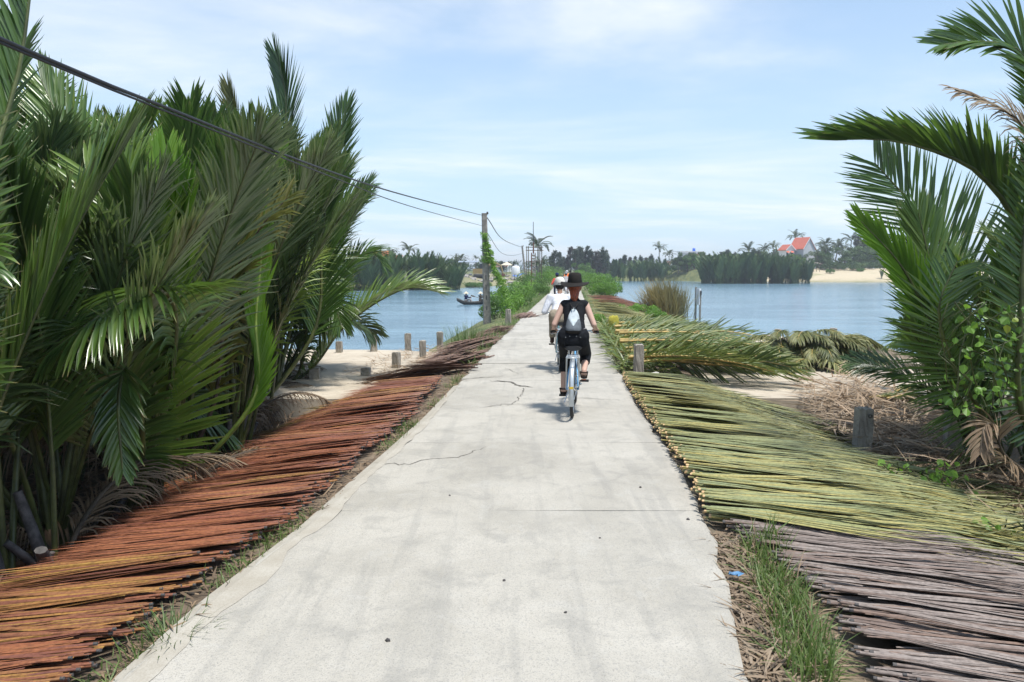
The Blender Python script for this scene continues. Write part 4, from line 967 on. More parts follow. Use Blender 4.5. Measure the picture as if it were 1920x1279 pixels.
o = post(1150, 640, 596, -.08, .15, 'post wrapped in yellow-green moss at the right road edge', 'mossy_post')
m = MB(); rs = np.random.default_rng(3); L_ = []
prof = [(.02, .02), (.10, .012), (.125, -.02), (.13, -.12), (.12, -.26), (.112, -.4)]
hgt_ = (640 - 596) * o.location.y / F
m.lathe([(r, z) for r, z in prof], 14, 0, (0, 0, hgt_ + .03)); mo = m.build('moss_cover', M['moss'], o)
for v in mo.data.vertices: v.co += Vector((rs.normal(0, .008), rs.normal(0, .008), rs.normal(0, .015)))
m = MB(); m.lathe([(.012, 0), (.024, 0), (.024, .012), (.012, .012)], 10, 0)
po = [q for q in bpy.data.objects if q.get('label', '').startswith('thick weathered')][0]
bh = m.build('bolt_hole', M['crack'], po); bh.location = (.03, -.083, .30); bh.rotation_euler = (R(90), 0, 0)

M['cable'] = plain('black_cable', (.012, .012, .014), .5, var=.1)
M['steel'] = plain('galvanised_steel', (.35, .36, .37), .4, .9, .2)
M['rust'] = plain('rusty_steel', (.16, .065, .04), .85, .2, .4, 20)
M['wood'] = plain('weathered_wood', (.16, .13, .10), .85, var=.4, scale=12, stretch=(4, 4, .5), bump=.4)
M['pole'] = plain('pole_concrete', (.26, .235, .205), .9, var=.3, scale=7, bump=.3)
def pole(px, py_b, py_t, d, w, label, lean_px=0, name='utility_pole', slots=True):
    b = at(px, py_b, d); tp = at(px + lean_px, py_t, d); h = tp.z - b.z + .4
    o = empty(name, (b.x, b.y, b.z - .4)); m = MB(); lx = tp.x - b.x
    k = 12
    def sec(s, q): return (lx * s, 0, h * s)
    # tapered H-like column with square section; dark face blocks paint the shade in its slots
    ws = np.linspace(w * 1.25, w * .8, k)
    v = []
    for i in range(k):
        s = i / (k - 1); a_ = ws[i] / 2; c_ = a_ * .3
        for (x, y) in ((-a_ + c_, -a_), (a_ - c_, -a_), (a_, -a_ + c_), (a_, a_ - c_), (a_ - c_, a_), (-a_ + c_, a_), (-a_, a_ - c_), (-a_, -a_ + c_)): v.append((x + lx * s, y, h * s))
    f = [[i * 8 + j, i * 8 + (j + 1) % 8, (i + 1) * 8 + (j + 1) % 8, (i + 1) * 8 + j] for i in range(k - 1) for j in range(8)]
    m.add(v, f); m.add(v[-8:], [list(range(8))]); m.build('shaft', M['pole'], o)
    if slots:
        for i in range(4):
            m = MB(); s = .22 + .085 * i; a_ = np.interp(s, [0, 1], [ws[0], ws[-1]]) / 2
            m.box((lx * s, -a_ - .002, h * s), (.035, .012, .17)); m.build('slot', M['stub'], o)
    m = MB(); m.tube([(lx, -.02, h - .12), (lx + .10, -.05, h - .10), (lx + .12, -.05, h - .02)], .015, 6); m.build('hook', M['steel'], o)
    m = MB(); m.lathe([(.0, 0), (.035, .0), (.05, .03), (.03, .05), (.045, .08), (.0, .10)], 10, 0, (lx + .12, -.05, h - .04)); m.build('insulator', plain('insulator', (.05, .045, .04), .3), o)
    m = MB(); m.tube([(lx * .9, -.02, h - .48), (lx * .9 - .12, -.05, h - .46)], .014, 6); m.build('hook', M['steel'], o)
    return tag(o, label, 'utility pole')
PD = 30.5
pole(914, 607, 400, PD, .25, 'slotted concrete utility pole with a vine-covered stay on the left verge', -6)
pole(988, 537, 461, 86, .22, 'leaning pale utility pole further along the left verge', -9, slots=False)
def cable(pts, r, label, name='power_cable'):
    m = MB(); m.tube(resample(pts, 60), r, 8); return tag(m.build(name, M['cable']), label, 'cable')
A0 = at(905, 404, PD); A1 = at(902, 423, PD); B0 = at(979, 464, 86); B1 = at(980, 475, 86)
cable([(-2.33, -6, 3.1), (-2.12, .1, 2.68), at(0, 72, 3.1), at(300, 197, 4.4), at(620, 322, 8.02), at(780, 372, 13.6), A0], .0098, 'thick black power cable running from upper left to the slotted pole')
cable([(-2.34, -6, 3.06), (-2.13, .1, 2.65), at(0, 79, 3.1), at(300, 204, 4.4), at(620, 331, 8.02), at(780, 390, 13.6), A1], .0065, 'thin lower cable sagging beside the thick one to the slotted pole')
mid = A0.lerp(B0, .5); cable([at(913, 408, PD), at(945, 450, 48), B0], .018, 'upper cable between the slotted pole and the leaning pole')
cable([at(913, 436, PD), at(940, 474, 46), at(962, 479, 64), B1], .012, 'lower slack cable between the slotted pole and the leaning pole')
# stay wire overgrown with a vine
s0_, s1_ = at(910, 455, PD), at(957, 590, PD - .6)
o = empty('vine', tuple(s1_)); m = MB(); rs = np.random.default_rng(8); cs, rr = [], []
for i in range(46):
    u = i / 45; p_ = np.array(s1_.lerp(s0_, u)) - np.array(s1_)
    cs.append(p_ + rs.normal(0, .05, 3)); rr.append(np.interp(u, [0, .2, .6, 1], [.42, .30, .16, .10]) * rs.uniform(.7, 1.2))
for i in range(9): cs.append(np.array(at(909, 440 + i * 6, PD - .15)) - np.array(s1_) + rs.normal(0, .04, 3)); rr.append(.17)
leaf_cloud(m, cs, rr, 2600, .06, 9, shell=.3); l_ = m.build('foliage', M['leaf_lime'], o); l_["kind"] = "stuff"
m = MB(); m.tube([(0, 0, -.3), tuple(s0_ - s1_)], .012, 5); m.build('stay_wire', M['steel'], o)
tag(o, 'lime green vine smothering the slanted stay of the slotted pole', 'vine')

# the column of old concrete with rungs, a rusty mast and a scaffold on top
TD = 80
b = at(1000, 537, TD); o = empty('ladder_tower', (b.x, b.y, b.z - .3))
zt = at(1000, 474, TD).z - (b.z - .3)
for sx in (-.19, .19):
    m = MB(); m.box((sx, 0, zt / 2), (.10, .22, zt)); m.build('upright', M['rust'] if sx < 0 else M['pole'], o)
for i in range(10):
    m = MB(); m.box((0, 0, .4 + i * (zt - .5) / 9.5), (.29, .18, .16)); m.build('rung', M['pole'], o)
m = MB(); m.tube([(0, 0, zt - .1), (0, 0, at(1000, 455, TD).z - o.location.z)], .07, 8); m.build('mast_base', M['rust'], o)
m = MB(); m.tube([(0, 0, zt), (-.02, 0, at(1000, 416, TD).z - o.location.z)], [.045, .03], 8); m.build('mast', plain('dark_mast', (.06, .065, .07), .6), o)
tag(o, 'narrow ladder-like tower with a tall thin mast on the left verge', 'tower')
o2 = empty('scaffold', (b.x + .25, b.y + 1.0, b.z - .3))
zz0, zz1 = at(1000, 497, TD).z - o2.location.z, at(1000, 461, TD).z - o2.location.z
for x_ in (-.9, -.72, .45, .65):
    for y_ in (0, .8):
        m = MB(); m.tube([(x_, y_, 0), (x_, y_, zz1)], .035, 6); m.build('upright', M['wood'], o2)
for z_ in (zz1 - .1, zz1 - .42, zz0 + .4):
    for y_ in (0, .8):
        m = MB(); m.tube([(-1.0, y_, z_), (.8, y_, z_)], .035, 6); m.build('rail', M['wood'], o2)
tag(o2, 'grey wooden scaffold frame behind the ladder-like tower', 'scaffold')

# signboard on two posts standing in the river
sd = gp(1307, 599, WATER)
o = empty('river_sign', (sd.x, sd.y, WATER - .6))
def zof(py): return at(1307, py, sd.y).z - o.location.z
for sx, y0_, tp in ((-.10, 0, 538), (.10, -.25, 545)):
    m = MB(); m.box((sx, y0_, zof(tp) / 2), (.10, .10, zof(tp))); m.build('upright', M['pole'], o)
m = MB(); m.box((.0, -.14, (zof(541) + zof(571)) / 2), (.13, .34, zof(541) - zof(571)), 0, (0, 0, .45)); m.build('board', plain('white_board', (.72, .73, .76), .5, var=.06, scale=3, bump=0), o)
m = MB(); m.box((.11, -.32, zof(549)), (.09, .06, .22)); m.box((-.11, .04, zof(543)), (.05, .06, .2)); m.build('lamp', plain('black_metal', (.03, .03, .032), .5), o)
tag(o, 'white signboard edge-on between two posts standing in the right river', 'sign')

# stones and scraps
M['stone'] = plain('pale_stone', (.50, .47, .42), .9, var=.3, scale=9, bump=.5)
def stone(px, py, z, s, label, seed, mat='stone'):
    q = gp(px, py, z); m = MB(); m.ico((0, 0, 0), (s, s * .8, s * .75), 0, 2, .22, seed); o = m.build('stone', M[mat]); o.location = (q.x, q.y, z + s * .45); o.rotation_euler = (0, .3, seed)
    return tag(o, label, 'stone')
stone(1226, 712, .02, .10, 'white rock lying on the fronds beside the tall grey post', 4)
stone(1690, 712, QR, .09, 'dark lump of rubble on the right landing near the kerb', 6, 'stub')
for i, (px, py, s) in enumerate(((1201, 915, .012), (727, 1203, .014), (1060, 1150, .009), (945, 1090, .01), (843, 930, .009), (1290, 975, .012), (1125, 1010, .009))):
    stone(px, py, 0.0, s, ['small dark pebble on the road below the green butts', 'dark pebble on the bare road at lower middle left', 'small pebble near the bottom middle of the road', 'tiny pebble on the grey road patch', 'tiny pebble on the road by the red bed', 'pebble on the road beside the yellow-green butts', 'tiny pebble in the middle of the road'][i], 20 + i, 'stub')
q = gp(1372, 1085, 0.0); m = MB(); rs = np.random.default_rng(4)
gx_, gy_ = np.meshgrid(np.linspace(-.035, .035, 5), np.linspace(-.025, .025, 4), indexing='ij'); zz_ = rs.uniform(0, .03, gx_.shape)
ix = np.arange(20).reshape(5, 4)
m.add(np.stack([gx_ + rs.normal(0, .006, gx_.shape), gy_, zz_], -1).reshape(-1, 3), np.stack([ix[:-1, :-1], ix[1:, :-1], ix[1:, 1:], ix[:-1, 1:]], -1).reshape(-1, 4), 0)
o = m.build('plastic_wrapper', plain('blue_plastic', (.10, .24, .42), .35, var=.5, scale=20)); o.location = (q.x + .02, q.y, .01)
tag(o, 'crumpled blue plastic wrapper in the litter at the right road edge', 'litter')

# ================================================================== BICYCLES
M['tyre'] = plain('tyre_rubber', (.02, .02, .021), .8, var=.2)
M['chrome'] = plain('chromed_steel', (.62, .63, .64), .22, 1.0, .08)
M['silver'] = plain('silver_paint', (.50, .54, .57), .35, .5, .08)
M['blue'] = plain('blue_paint', (.10, .33, .60), .35, .1, .1)
M['teal'] = plain('pale_teal_paint', (.17, .40, .45), .35, .1, .1)
M['redpaint'] = plain('red_paint', (.35, .03, .03), .35, .1, .1)
M['black'] = plain('black_plastic', (.016, .016, .018), .55, var=.2)
M['reflector'] = plain('yellow_reflector', (.75, .50, .03), .2, var=.05)
WR = .33
def circle(c, r, n=28, ax='x'):
    return [(c[0], c[1] + r * math.cos(a_), c[2] + r * math.sin(a_)) for a_ in np.linspace(0, 2 * math.pi, n + 1)]
def bicycle(name, label, loc, head, crank, paint, steer=0.0):
    """local +Y is forward, rear wheel contact at the origin"""
    o = empty(name, loc, head)
    def part(nm, fn, mat, parent=o):
        m_ = MB(); fn(m_); return m_.build(nm, M[mat] if isinstance(mat, str) else mat, parent)
    ra, fa, bb, st, hd0, hd1 = (0, 0, WR), (0, 1.06, WR), (0, .43, .28), (0, .25, .70), (0, .86, .66), (0, .81, .83)
    for (cx, c) in (('r', ra), ('f', fa)):
        w = part('wheel', lambda q: q.tube(circle(c, WR - .035, 32), .013, 6, cap=False), 'chrome')
        part('tyre', lambda q: q.tube(circle(c, WR - .018, 36), .019, 8, cap=False), 'tyre', w)
        def spk(q):
            for i in range(18):
                a_ = i * 2 * math.pi / 18; q.tube([(.02 * (-1) ** i, c[1], c[2]), (0, c[1] + (WR - .04) * math.cos(a_), c[2] + (WR - .04) * math.sin(a_))], .0018, 4, cap=False)
            q.tube([(-.05, c[1], c[2]), (.05, c[1], c[2])], .022, 8)
        part('spokes', spk, 'chrome', w)
        def mud(q):
            a0, a1 = (R(15), R(205)) if cx == 'r' else (R(20), R(165))
            aa = np.linspace(a0, a1, 20); rr = WR + .022
            v = []
            for a_ in aa:
                y, z = c[1] + rr * math.cos(a_), c[2] + rr * math.sin(a_)
                for (x, dr) in ((-.028, -.016), (-.02, .0), (.02, .0), (.028, -.016)): v.append((x, y + dr * math.cos(a_), z + dr * math.sin(a_)))
            q.add(v, [[i * 4 + j, i * 4 + j + 1, (i + 1) * 4 + j + 1, (i + 1) * 4 + j] for i in range(19) for j in range(3)], 0, None, True)
            for sx in (-1, 1): q.tube([(sx * .045, c[1], c[2]), (sx * .03, c[1] + rr * math.cos(a1 - .25), c[2] + rr * math.sin(a1 - .25))], .003, 4)
        g_ = part('mudguard', mud, 'silver')
        if cx == 'r':
            part('reflector', lambda q: q.box((0, -WR * .93 - .03, WR * 1.16), (.045, .02, .05)), 'reflector', g_)
    def frame(q):
        q.tube([bb, st], .016, 8); q.tube([bb, (0, .60, .38), (0, .76, .56), hd0], .019, 8); q.tube([(0, .37, .46), (0, .6, .55), (0, .78, .70), (0, .825, .75)], .016, 8)
        q.tube([(0, .87, .63), hd1], .022, 8)
        for sx in (-1, 1):
            q.tube([(sx * .02, bb[1], bb[2]), (sx * .06, .2, .30), (sx * .065, 0, WR)], .010, 6); q.tube([(sx * .018, .27, .64), (sx * .055, .12, .5), (sx * .065, 0, WR)], .009, 6)
    part('frame', frame, paint)
    def fork(q):
        for sx in (-1, 1): q.tube([(0, .865, .64), (sx * .05, .89, .58), (sx * .055, .98, .42), fa[:1] and (sx * .055, 1.06, WR)], .011, 6)
    part('fork', fork, 'chrome')
    hb = part('handlebar', lambda q: (q.tube([(0, .81, .80), (0, .80, .93)], .013, 8), q.tube([(-.27, .66, .94), (-.22, .74, .95), (-.10, .82, .93), (0, .82, .93), (.10, .82, .93), (.22, .74, .95), (.27, .66, .94)], .011, 8)), 'chrome')
    for sx in (-1, 1):
        part('grip', lambda q: q.tube([(sx * .225, .735, .95), (sx * .285, .63, .938)], .017, 8), 'black', hb)
        part('brake_lever', lambda q: q.tube([(sx * .17, .80, .935), (sx * .24, .77, .915), (sx * .30, .68, .905)], .007, 6), 'chrome', hb)
    part('seat_post', lambda q: q.tube([(0, .25, .66), (0, .235, .77)], .012, 8), 'chrome')
    def sad(q):
        sec = [(-.02, .085, .79, .03), (.02, .105, .795, .035), (.08, .10, .80, .035), (.15, .06, .80, .03), (.22, .035, .805, .025), (.29, .028, .80, .02)]; v = []
        for (y, w_, z, h_) in sec:
            for a_ in np.linspace(0, 2 * math.pi, 12, endpoint=False): v.append((w_ * math.cos(a_), y + .10, z + h_ * math.sin(a_)))
        q.add(v, [[i * 12 + j, i * 12 + (j + 1) % 12, (i + 1) * 12 + (j + 1) % 12, (i + 1) * 12 + j] for i in range(5) for j in range(12)], 0, None, True)
        q.add(v[:12][::-1], [list(range(12))]); q.add(v[-12:], [list(range(12))])
    sa = part('saddle', sad, 'black')
    for sx in (-1, 1): part('spring', lambda q: q.lathe([(.012, .72), (.018, .735), (.012, .75), (.018, .765), (.012, .78)], 8, 0, (sx * .05, .13, 0)), 'chrome', sa)
    def rack(q):
        z = .715
        q.tube([(-.06, .18, z), (-.065, -.2, z), (-.05, -.235, z), (.05, -.235, z), (.065, -.2, z), (.06, .18, z)], .007, 6)
        for y in (-.12, 0, .12): q.tube([(-.06, y, z), (.06, y, z)], .005, 5)
        q.tube([(0, .15, z), (0, -.23, z)], .005, 5)
        for sx in (-1, 1): q.tube([(sx * .065, -.17, z), (sx * .075, 0, WR)], .006, 6); q.tube([(sx * .062, -.02, z), (sx * .075, 0, WR)], .006, 6)
    part('rear_rack', rack, 'silver')
    cy, cz = math.cos(crank), math.sin(crank)
    for sx in (-1, 1):
        p1 = (sx * .085, bb[1] - sx * .17 * cy, bb[2] - sx * .17 * cz)
        cr = part('crank', lambda q: q.tube([(sx * .05, bb[1], bb[2]), p1], [.014, .010], 6), 'chrome')
        part('pedal', lambda q: q.box((p1[0] + sx * .05, p1[1], p1[2]), (.09, .07, .022)), 'black', cr)
    part('chain_guard', lambda q: q.tube([(.048, -.06, WR + .03), (.052, .2, .35), (.055, .5, .32)], [.02, .03, .045], 8, flat=.35), 'silver')
    part('chainring', lambda q: q.lathe([(.02, -.003), (.08, -.003), (.08, .003), (.02, .003)], 22, 0, (.045, bb[1], bb[2]), rot=(0, R(90), 0)), 'chrome')
    part('kickstand', lambda q: q.tube([(-.05, .02, .30), (-.085, -.16, .20)], .007, 6), 'chrome')
    tag(o, label, 'bicycle'); return o

# ================================================================== PEOPLE
M['skin'] = NT('skin').m; M['skin'].node_tree.nodes['Principled BSDF'].inputs['Base Color'].default_value = (.56, .36, .28, 1); M['skin'].node_tree.nodes['Principled BSDF'].inputs['Roughness'].default_value = .55
M['skin2'] = plain('tanned_skin', (.30, .17, .11), .55, var=.06, scale=20, bump=0)
def cloth(name, c, rough=.85): return plain(name, c, rough, var=.22, scale=9, bump=.6, spec=.2)
for k_, c_ in dict(blackc=(.010, .011, .014), trouserc=(.007, .008, .011), hatc=(.022, .019, .017), whitec=(.72, .74, .80), beigec=(.33, .28, .21), hairc=(.30, .065, .022), capc=(.70, .68, .62), darkhair=(.015, .012, .010), shoec=(.018, .016, .015), orangec=(.85, .22, .03), navyc=(.02, .03, .09), redc=(.55, .09, .06), bagd=(.12, .135, .15), bagl=(.50, .56, .58), greyc=(.30, .29, .29), maroonc=(.20, .03, .04), shoebrown=(.06, .035, .025), brownshirt=(.10, .085, .07), straw=(.62, .55, .42)).items(): M[k_] = cloth(k_, c_)
M['hairc'] = plain('auburn_hair', (.30, .065, .022), .45, var=.55, scale=30, stretch=(3, 3, .35), bump=.9)
M['orangec'] = plain('orange_vest', (.95, .20, .03), .6, var=.1)
_ico = {}
def blob(name, prims, mat, parent=None, voxel=.012, smooth=4, factor=.5):
    """many overlapping balls fused into one continuous skin"""
    m = MB()
    for p in prims:
        if p[0] == 'c':
            a_, r0, b2, r1 = np.array(p[1], float), p[2], np.array(p[3], float), p[4]
            sc = np.array(p[5]) if len(p) > 5 else np.ones(3)
            k = max(2, int(np.linalg.norm(b2 - a_) / (min(r0, r1) * .35)) + 1)
            for u in np.linspace(0, 1, k): m.ico(a_ + (b2 - a_) * u, (r0 + (r1 - r0) * u) * sc, 0, 2)
        else: m.ico(p[1], np.array(p[2]), 0, 3)
    o = m.build(name, mat)
    md = o.modifiers.new('r', 'REMESH'); md.mode = 'VOXEL'; md.voxel_size = voxel
    s_ = o.modifiers.new('s', 'SMOOTH'); s_.iterations = smooth; s_.factor = factor
    dg = bpy.context.evaluated_depsgraph_get(); me = bpy.data.meshes.new_from_object(o.evaluated_get(dg))
    old = o.data; o.modifiers.clear(); o.data = me; bpy.data.meshes.remove(old)
    me.polygons.foreach_set('use_smooth', np.ones(len(me.polygons), bool))
    if parent is not None: o.parent = parent
    return o
def ik(a_, c_, l1, l2, pole_):
    a_, c_, pole_ = (np.array(q, float) for q in (a_, c_, pole_)); d = c_ - a_; L = np.linalg.norm(d); L = min(L, (l1 + l2) * .999); u = d / np.linalg.norm(d)
    x = (l1 * l1 - l2 * l2 + L * L) / (2 * L); h = math.sqrt(max(0, l1 * l1 - x * x)); pv = pole_ - (pole_ @ u) * u
    return a_ + u * x + nrm(pv) * h
def hand(w, d, sx):
    """palm, four curled fingers, thumb, closed round a grip lying roughly along +-x"""
    w = np.array(w); out = [('c', w, .027, w + np.array(d) * .07, .030, (1.0, 1, .62))]
    k = w + np.array(d) * .085
    for i in range(4):
        q = k + np.array([sx * (.030 - .020 * i), .004 * i, 0]); l = [.034, .038, .036, .028][i]
        e = q + np.array([0, l, -.012]); out += [('c', q, .0105, e, .0095), ('c', e, .0095, e + np.array([0, -.006, -.032]), .0085), ('c', e + np.array([0, -.006, -.032]), .0085, e + np.array([0, -.03, -.036]), .008)]
    th_ = w + np.array(d) * .03 + np.array([-sx * .028, 0, -.004]); out += [('c', th_, .012, th_ + np.array([-sx * .018, .03, -.018]), .010), ('c', th_ + np.array([-sx * .018, .03, -.018]), .010, th_ + np.array([-sx * .002, .055, -.030]), .009)]
    return out
def rider(bike, label, crank, skin, top, legs, shoes, sleeves, hem, sc=1.0, lean=.10, vox=.009, sandals=False, headz=0.0, hip_z=.86, sh_z=1.27, sh_w=.145, hat=None, hair=None, w=1.0):
    """sits on the saddle of its bicycle; same local axes as the bicycle"""
    bb = (0, .43, .28); cy, cz = math.cos(crank), math.sin(crank)
    hipc = np.array((0, .20, hip_z)); sh = np.array((0, .20 + lean + .16, sh_z)); nk = sh + (0, .03, .08); hd_ = nk + (0, .05, .115 + headz)
    P = dict(); skinp, topp, legp = [], [], []
    S = {}
    for sx in (-1, 1):
        hp = hipc + (sx * .085 * w, 0, -.01)
        ped = np.array((sx * .125, bb[1] - sx * .17 * cy, bb[2] - sx * .17 * cz + .012))
        ank = ped + (0, -.10, .095 + (.02 if ped[2] > .28 else 0)); kn = ik(hp, ank, .42, .40, (sx * .02, 1, .55))
        shd = sh + (sx * sh_w, 0, -.02); gr_ = np.array((sx * .255, .685, .965)); wr = gr_ + (-sx * .0, -.085, .018); el = ik(shd, wr, .27, .24, (sx * .32, -.5, -.75))
        S[sx] = (hp, kn, ank, ped, shd, el, wr)
        skinp += [('c', shd, .044, el, .036), ('c', el, .036, wr, .025)] + hand(wr, nrm(np.array(gr_) - wr + (0, .03, 0)), sx)
        skinp += [('c', hp, .08, kn, .055), ('c', kn, .052, kn + (ank - kn) * .3, .052), ('c', kn + (ank - kn) * .3, .052, ank, .034), ('c', ank + (0, -.01, -.03), .033, ped + (0, .06, .035), .028, (1.25, 1, .8))]
    skinp += [('c', hipc + (-.06, 0, .02), .10, hipc + (.06, 0, .02), .10), ('c', hipc, .11, sh + (0, -.01, -.1), .115), ('c', sh + (-.09, 0, -.03), .062, sh + (.09, 0, -.03), .062), ('c', sh, .055, nk, .047), ('c', nk, .047, hd_ + (0, -.01, -.05), .05)]
    skinp += [('e', hd_, (.072, .090, .105)), ('e', hd_ + (0, .045, -.055), (.052, .05, .055)), ('e', hd_ + (0, .095, -.02), (.012, .018, .022)), ('e', hd_ + (-.076, 0, -.01), (.012, .02, .028)), ('e', hd_ + (.076, 0, -.01), (.012, .02, .028)), ('e', hd_ + (0, .09, -.06), (.022, .012, .008))]
    body = blob('person', skinp, M[skin], bike if False else None, vox)
    body.location = bike.location; body.rotation_euler = bike.rotation_euler
    tag(body, label, 'person')
    # eyes
    m = MB()
    for sx in (-1, 1): m.ico(hd_ + (sx * .03, .080, .012), (.011, .011, .009), 0, 1)
    m.build('eyes', M['darkhair'], body)
    # top
    pr = [('e', sh + (0, .0, -.06), (sh_w + .012, .098, .085)), ('c', sh + (0, -.03, -.08), .115, hipc + (sh - hipc) * .45, .106, (1.18 * w, .95, 1)), ('c', hipc + (sh - hipc) * .45, .106, hipc + (0, .045, .105), .118, (1.26 * w, 1.0, .8)), ('c', sh + (-sh_w + .02, 0, -.022), .062, sh + (sh_w - .02, 0, -.022), .062), ('c', sh + (0, 0, -.02), .072, nk + (0, -.005, -.05), .060)]
    for sx in (-1, 1):
        hp, kn, ank, ped, shd, el, wr = S[sx]
        if sleeves > 0: pr += [('c', shd, .068, el, .054)]
        else: pr += [('c', shd + (-sx * .022, 0, -.002), .056, shd + (-sx * .018, 0, -.06), .056)]
        if sleeves > 1: pr += [('c', el, .052, wr + (el - wr) * .10, .040)]
    blob('shirt', pr, M[top], body, vox + .002, 3)
    # trousers
    pr = [('e', hipc + (0, .0, -.005), (.13, .13, .13)), ('c', hipc + (-.075 * w, 0, .03), .118, hipc + (.075 * w, 0, .03), .118, (1, 1.05, 1)), ('c', hipc + (-.05, 0, .09), .10, hipc + (.05, .02, .09), .10, (1.2 * w, .95, .7))]
    for sx in (-1, 1):
        hp, kn, ank, *_ = S[sx]
        e_ = kn + (ank - kn) * hem
        pr += [('c', hp + (0, 0, -.01), .104, kn, .074), ('c', kn, .074, e_, .066 if hem < .7 else .058)]
    blob('trousers', pr, M[legs], body, vox + .002, 3)
    for sx in (-1, 1):
        hp, kn, ank, ped, *_ = S[sx]
        hl = ank + (0, -.03, -.055); toe = ped + (0, .10, .022)
        if sandals:
            s_ = blob('shoe', [('c', hl + (0, 0, -.012), .030, toe + (0, 0, -.012), .036, (1.15, 1, .45)), ('c', ped + (0, .03, .035), .036, toe + (0, -.01, .018), .034, (1.1, 1, .75))], M[shoes], body, .007, 2)
            m = MB(); m.tube([tuple(ank + np.array((.046 * math.cos(q), .046 * math.sin(q), -.012))) for q in np.linspace(0, 2 * math.pi, 15)], .007, 5, cap=False)
            m.tube([tuple(ank + (sx * .042, 0, -.01)), tuple(hl + (sx * .036, .05, .0)), tuple(hl + (sx * .03, .07, -.03))], .007, 5); m.tube([tuple(ank + (-sx * .042, 0, -.01)), tuple(hl + (-sx * .036, .05, .0)), tuple(hl + (-sx * .03, .07, -.03))], .007, 5)
            m.build('strap', M[shoes], s_)
            if sx > 0:
                m = MB(); m.box(tuple((hl + toe) / 2 + (0, -.045, -.032)), (.05, .03, .006)); m.build('sole_patch', M['orangec'], s_)
        else: blob('shoe', [('c', hl, .034, toe, .036, (1.1, 1, .85)), ('c', ank + (0, 0, -.02), .040, hl, .036)], M[shoes], body, .009, 2)
    return body, dict(sh=sh, nk=nk, hd=hd_, hip=hipc, S=S)
def headwear(body, c, kind, mat, name):
    m = MB(); c = tuple(c)
    if kind == 'brim':
        n = 36; th = np.arange(n) * 2 * math.pi / n
        prof = [(.086, -.0), (.082, .05), (.078, .09), (.068, .112), (.04, .122), (0.001, .124)]
        m.lathe([(.0860, -.002)] + prof, n, 0, c, 1, 1.12)
        v = []
        for r_ in (.084, .115, .150, .172):
            for a_ in th:
                wv = (r_ - .084) / .088
                v.append((c[0] + r_ * math.cos(a_), c[1] + r_ * 1.05 * math.sin(a_), c[2] + .004 - wv * .028 + wv * .030 * math.cos(2 * a_ + .2) + wv * .012 * math.sin(3 * a_)))
        v2 = [(x, y, z - .006) for (x, y, z) in v]
        f = [[i * n + j, i * n + (j + 1) % n, (i + 1) * n + (j + 1) % n, (i + 1) * n + j] for i in range(3) for j in range(n)]
        m.add(v, f, 0, None, True); m.add(v2, [q[::-1] for q in f], 0, None, True)
        m.add(v[-n:] + v2[-n:], [[j, (j + 1) % n, (j + 1) % n + n, j + n] for j in range(n)])
        o = m.build(name, M[mat], body)
        b2 = MB(); b2.lathe([(.0885, .006), (.0875, .03)], n, 0, c, 1, 1.12); b2.build('band', M['shoec'], o)
    elif kind == 'cap':
        m.lathe([(.090, -.035), (.092, 0), (.088, .04), (.070, .078), (.04, .096), (.001, .102)], 22, 0, c, 1, 1.12)
        o = m.build(name, M[mat], body)
        b2 = MB(); v = []; n = 9
        for r_ in (.09, .165):
            for a_ in np.linspace(R(25), R(155), n): v.append((c[0] + r_ * .95 * math.cos(a_), c[1] + r_ * math.sin(a_) * 1.1, c[2] - .012 - (r_ - .09) * .25 - .02 * abs(math.cos(a_))))
        v += [(x, y, z - .006) for x, y, z in v]; f = [[j, j + 1, n + j + 1, n + j] for j in range(n - 1)]; f += [[q + 2 * n for q in g_[::-1]] for g_ in f] + [[n + j, n + j + 1, 3 * n + j + 1, 3 * n + j] for j in range(n - 1)]
        b2.add(v, f); b2.build('peak', M[mat], o)
        b2 = MB(); b2.tube([(c[0] - .035, c[1] - .096, c[2] - .03), (c[0] - .025, c[1] - .103, c[2] - .005), (c[0] + .025, c[1] - .103, c[2] - .005), (c[0] + .035, c[1] - .096, c[2] - .03)], .004, 5); b2.build('strap', M['shoec'], o)
        return o
    elif kind == 'cone':
        m.lathe([(.225, -.03), (.15, .035), (.07, .105), (.001, .165)], 22, 0, c); m.lathe([(.221, -.034), (.15, .026), (.07, .096), (.001, .155)], 22, 0, c); o = m.build(name, M[mat], body)
    return o

# --- the near cyclist
bk = Vector((gp(1073, 783).x, gp(1073, 783).y, 0)); HD = R(-6.5)
CR = R(40)
bike = bicycle('bicycle', 'blue and silver bicycle with a rear rack ridden by the person in black', bk, HD, -CR, 'blue')
w_, J = rider(bike, 'person in black sleeveless top, cropped trousers and wide black hat riding a bicycle', -CR, 'skin', 'blackc', 'trouserc', 'shoec', 0, .42, lean=.10, vox=.008, sandals=True, hip_z=.885, sh_z=1.30, sh_w=.135)
headwear(w_, J['hd'] + (0, -.01, .045), 'brim', 'hatc', 'hat')
hd_ = J['hd']
blob('hair', [('e', hd_ + (0, -.02, .0), (.082, .088, .095)), ('c', hd_ + (0, -.075, -.05), .050, J['nk'] + (0, -.07, -.01), .040, (1.3, .8, 1)), ('c', J['nk'] + (.0, -.07, -.01), .036, J['nk'] + (.008, -.085, -.055), .018, (1.1, .8, 1))], M['hairc'], w_, .008, 2)
m = MB(); m.tube([(.118 * 1.22 * math.cos(q), J['hip'][1] + .035 + .122 * math.sin(q), J['hip'][2] + .118 + .012 * math.cos(2 * q)) for q in np.linspace(0, 2 * math.pi, 29)], .006, 6, cap=False); m.build('belt', M['greyc'], w_)
m = MB()
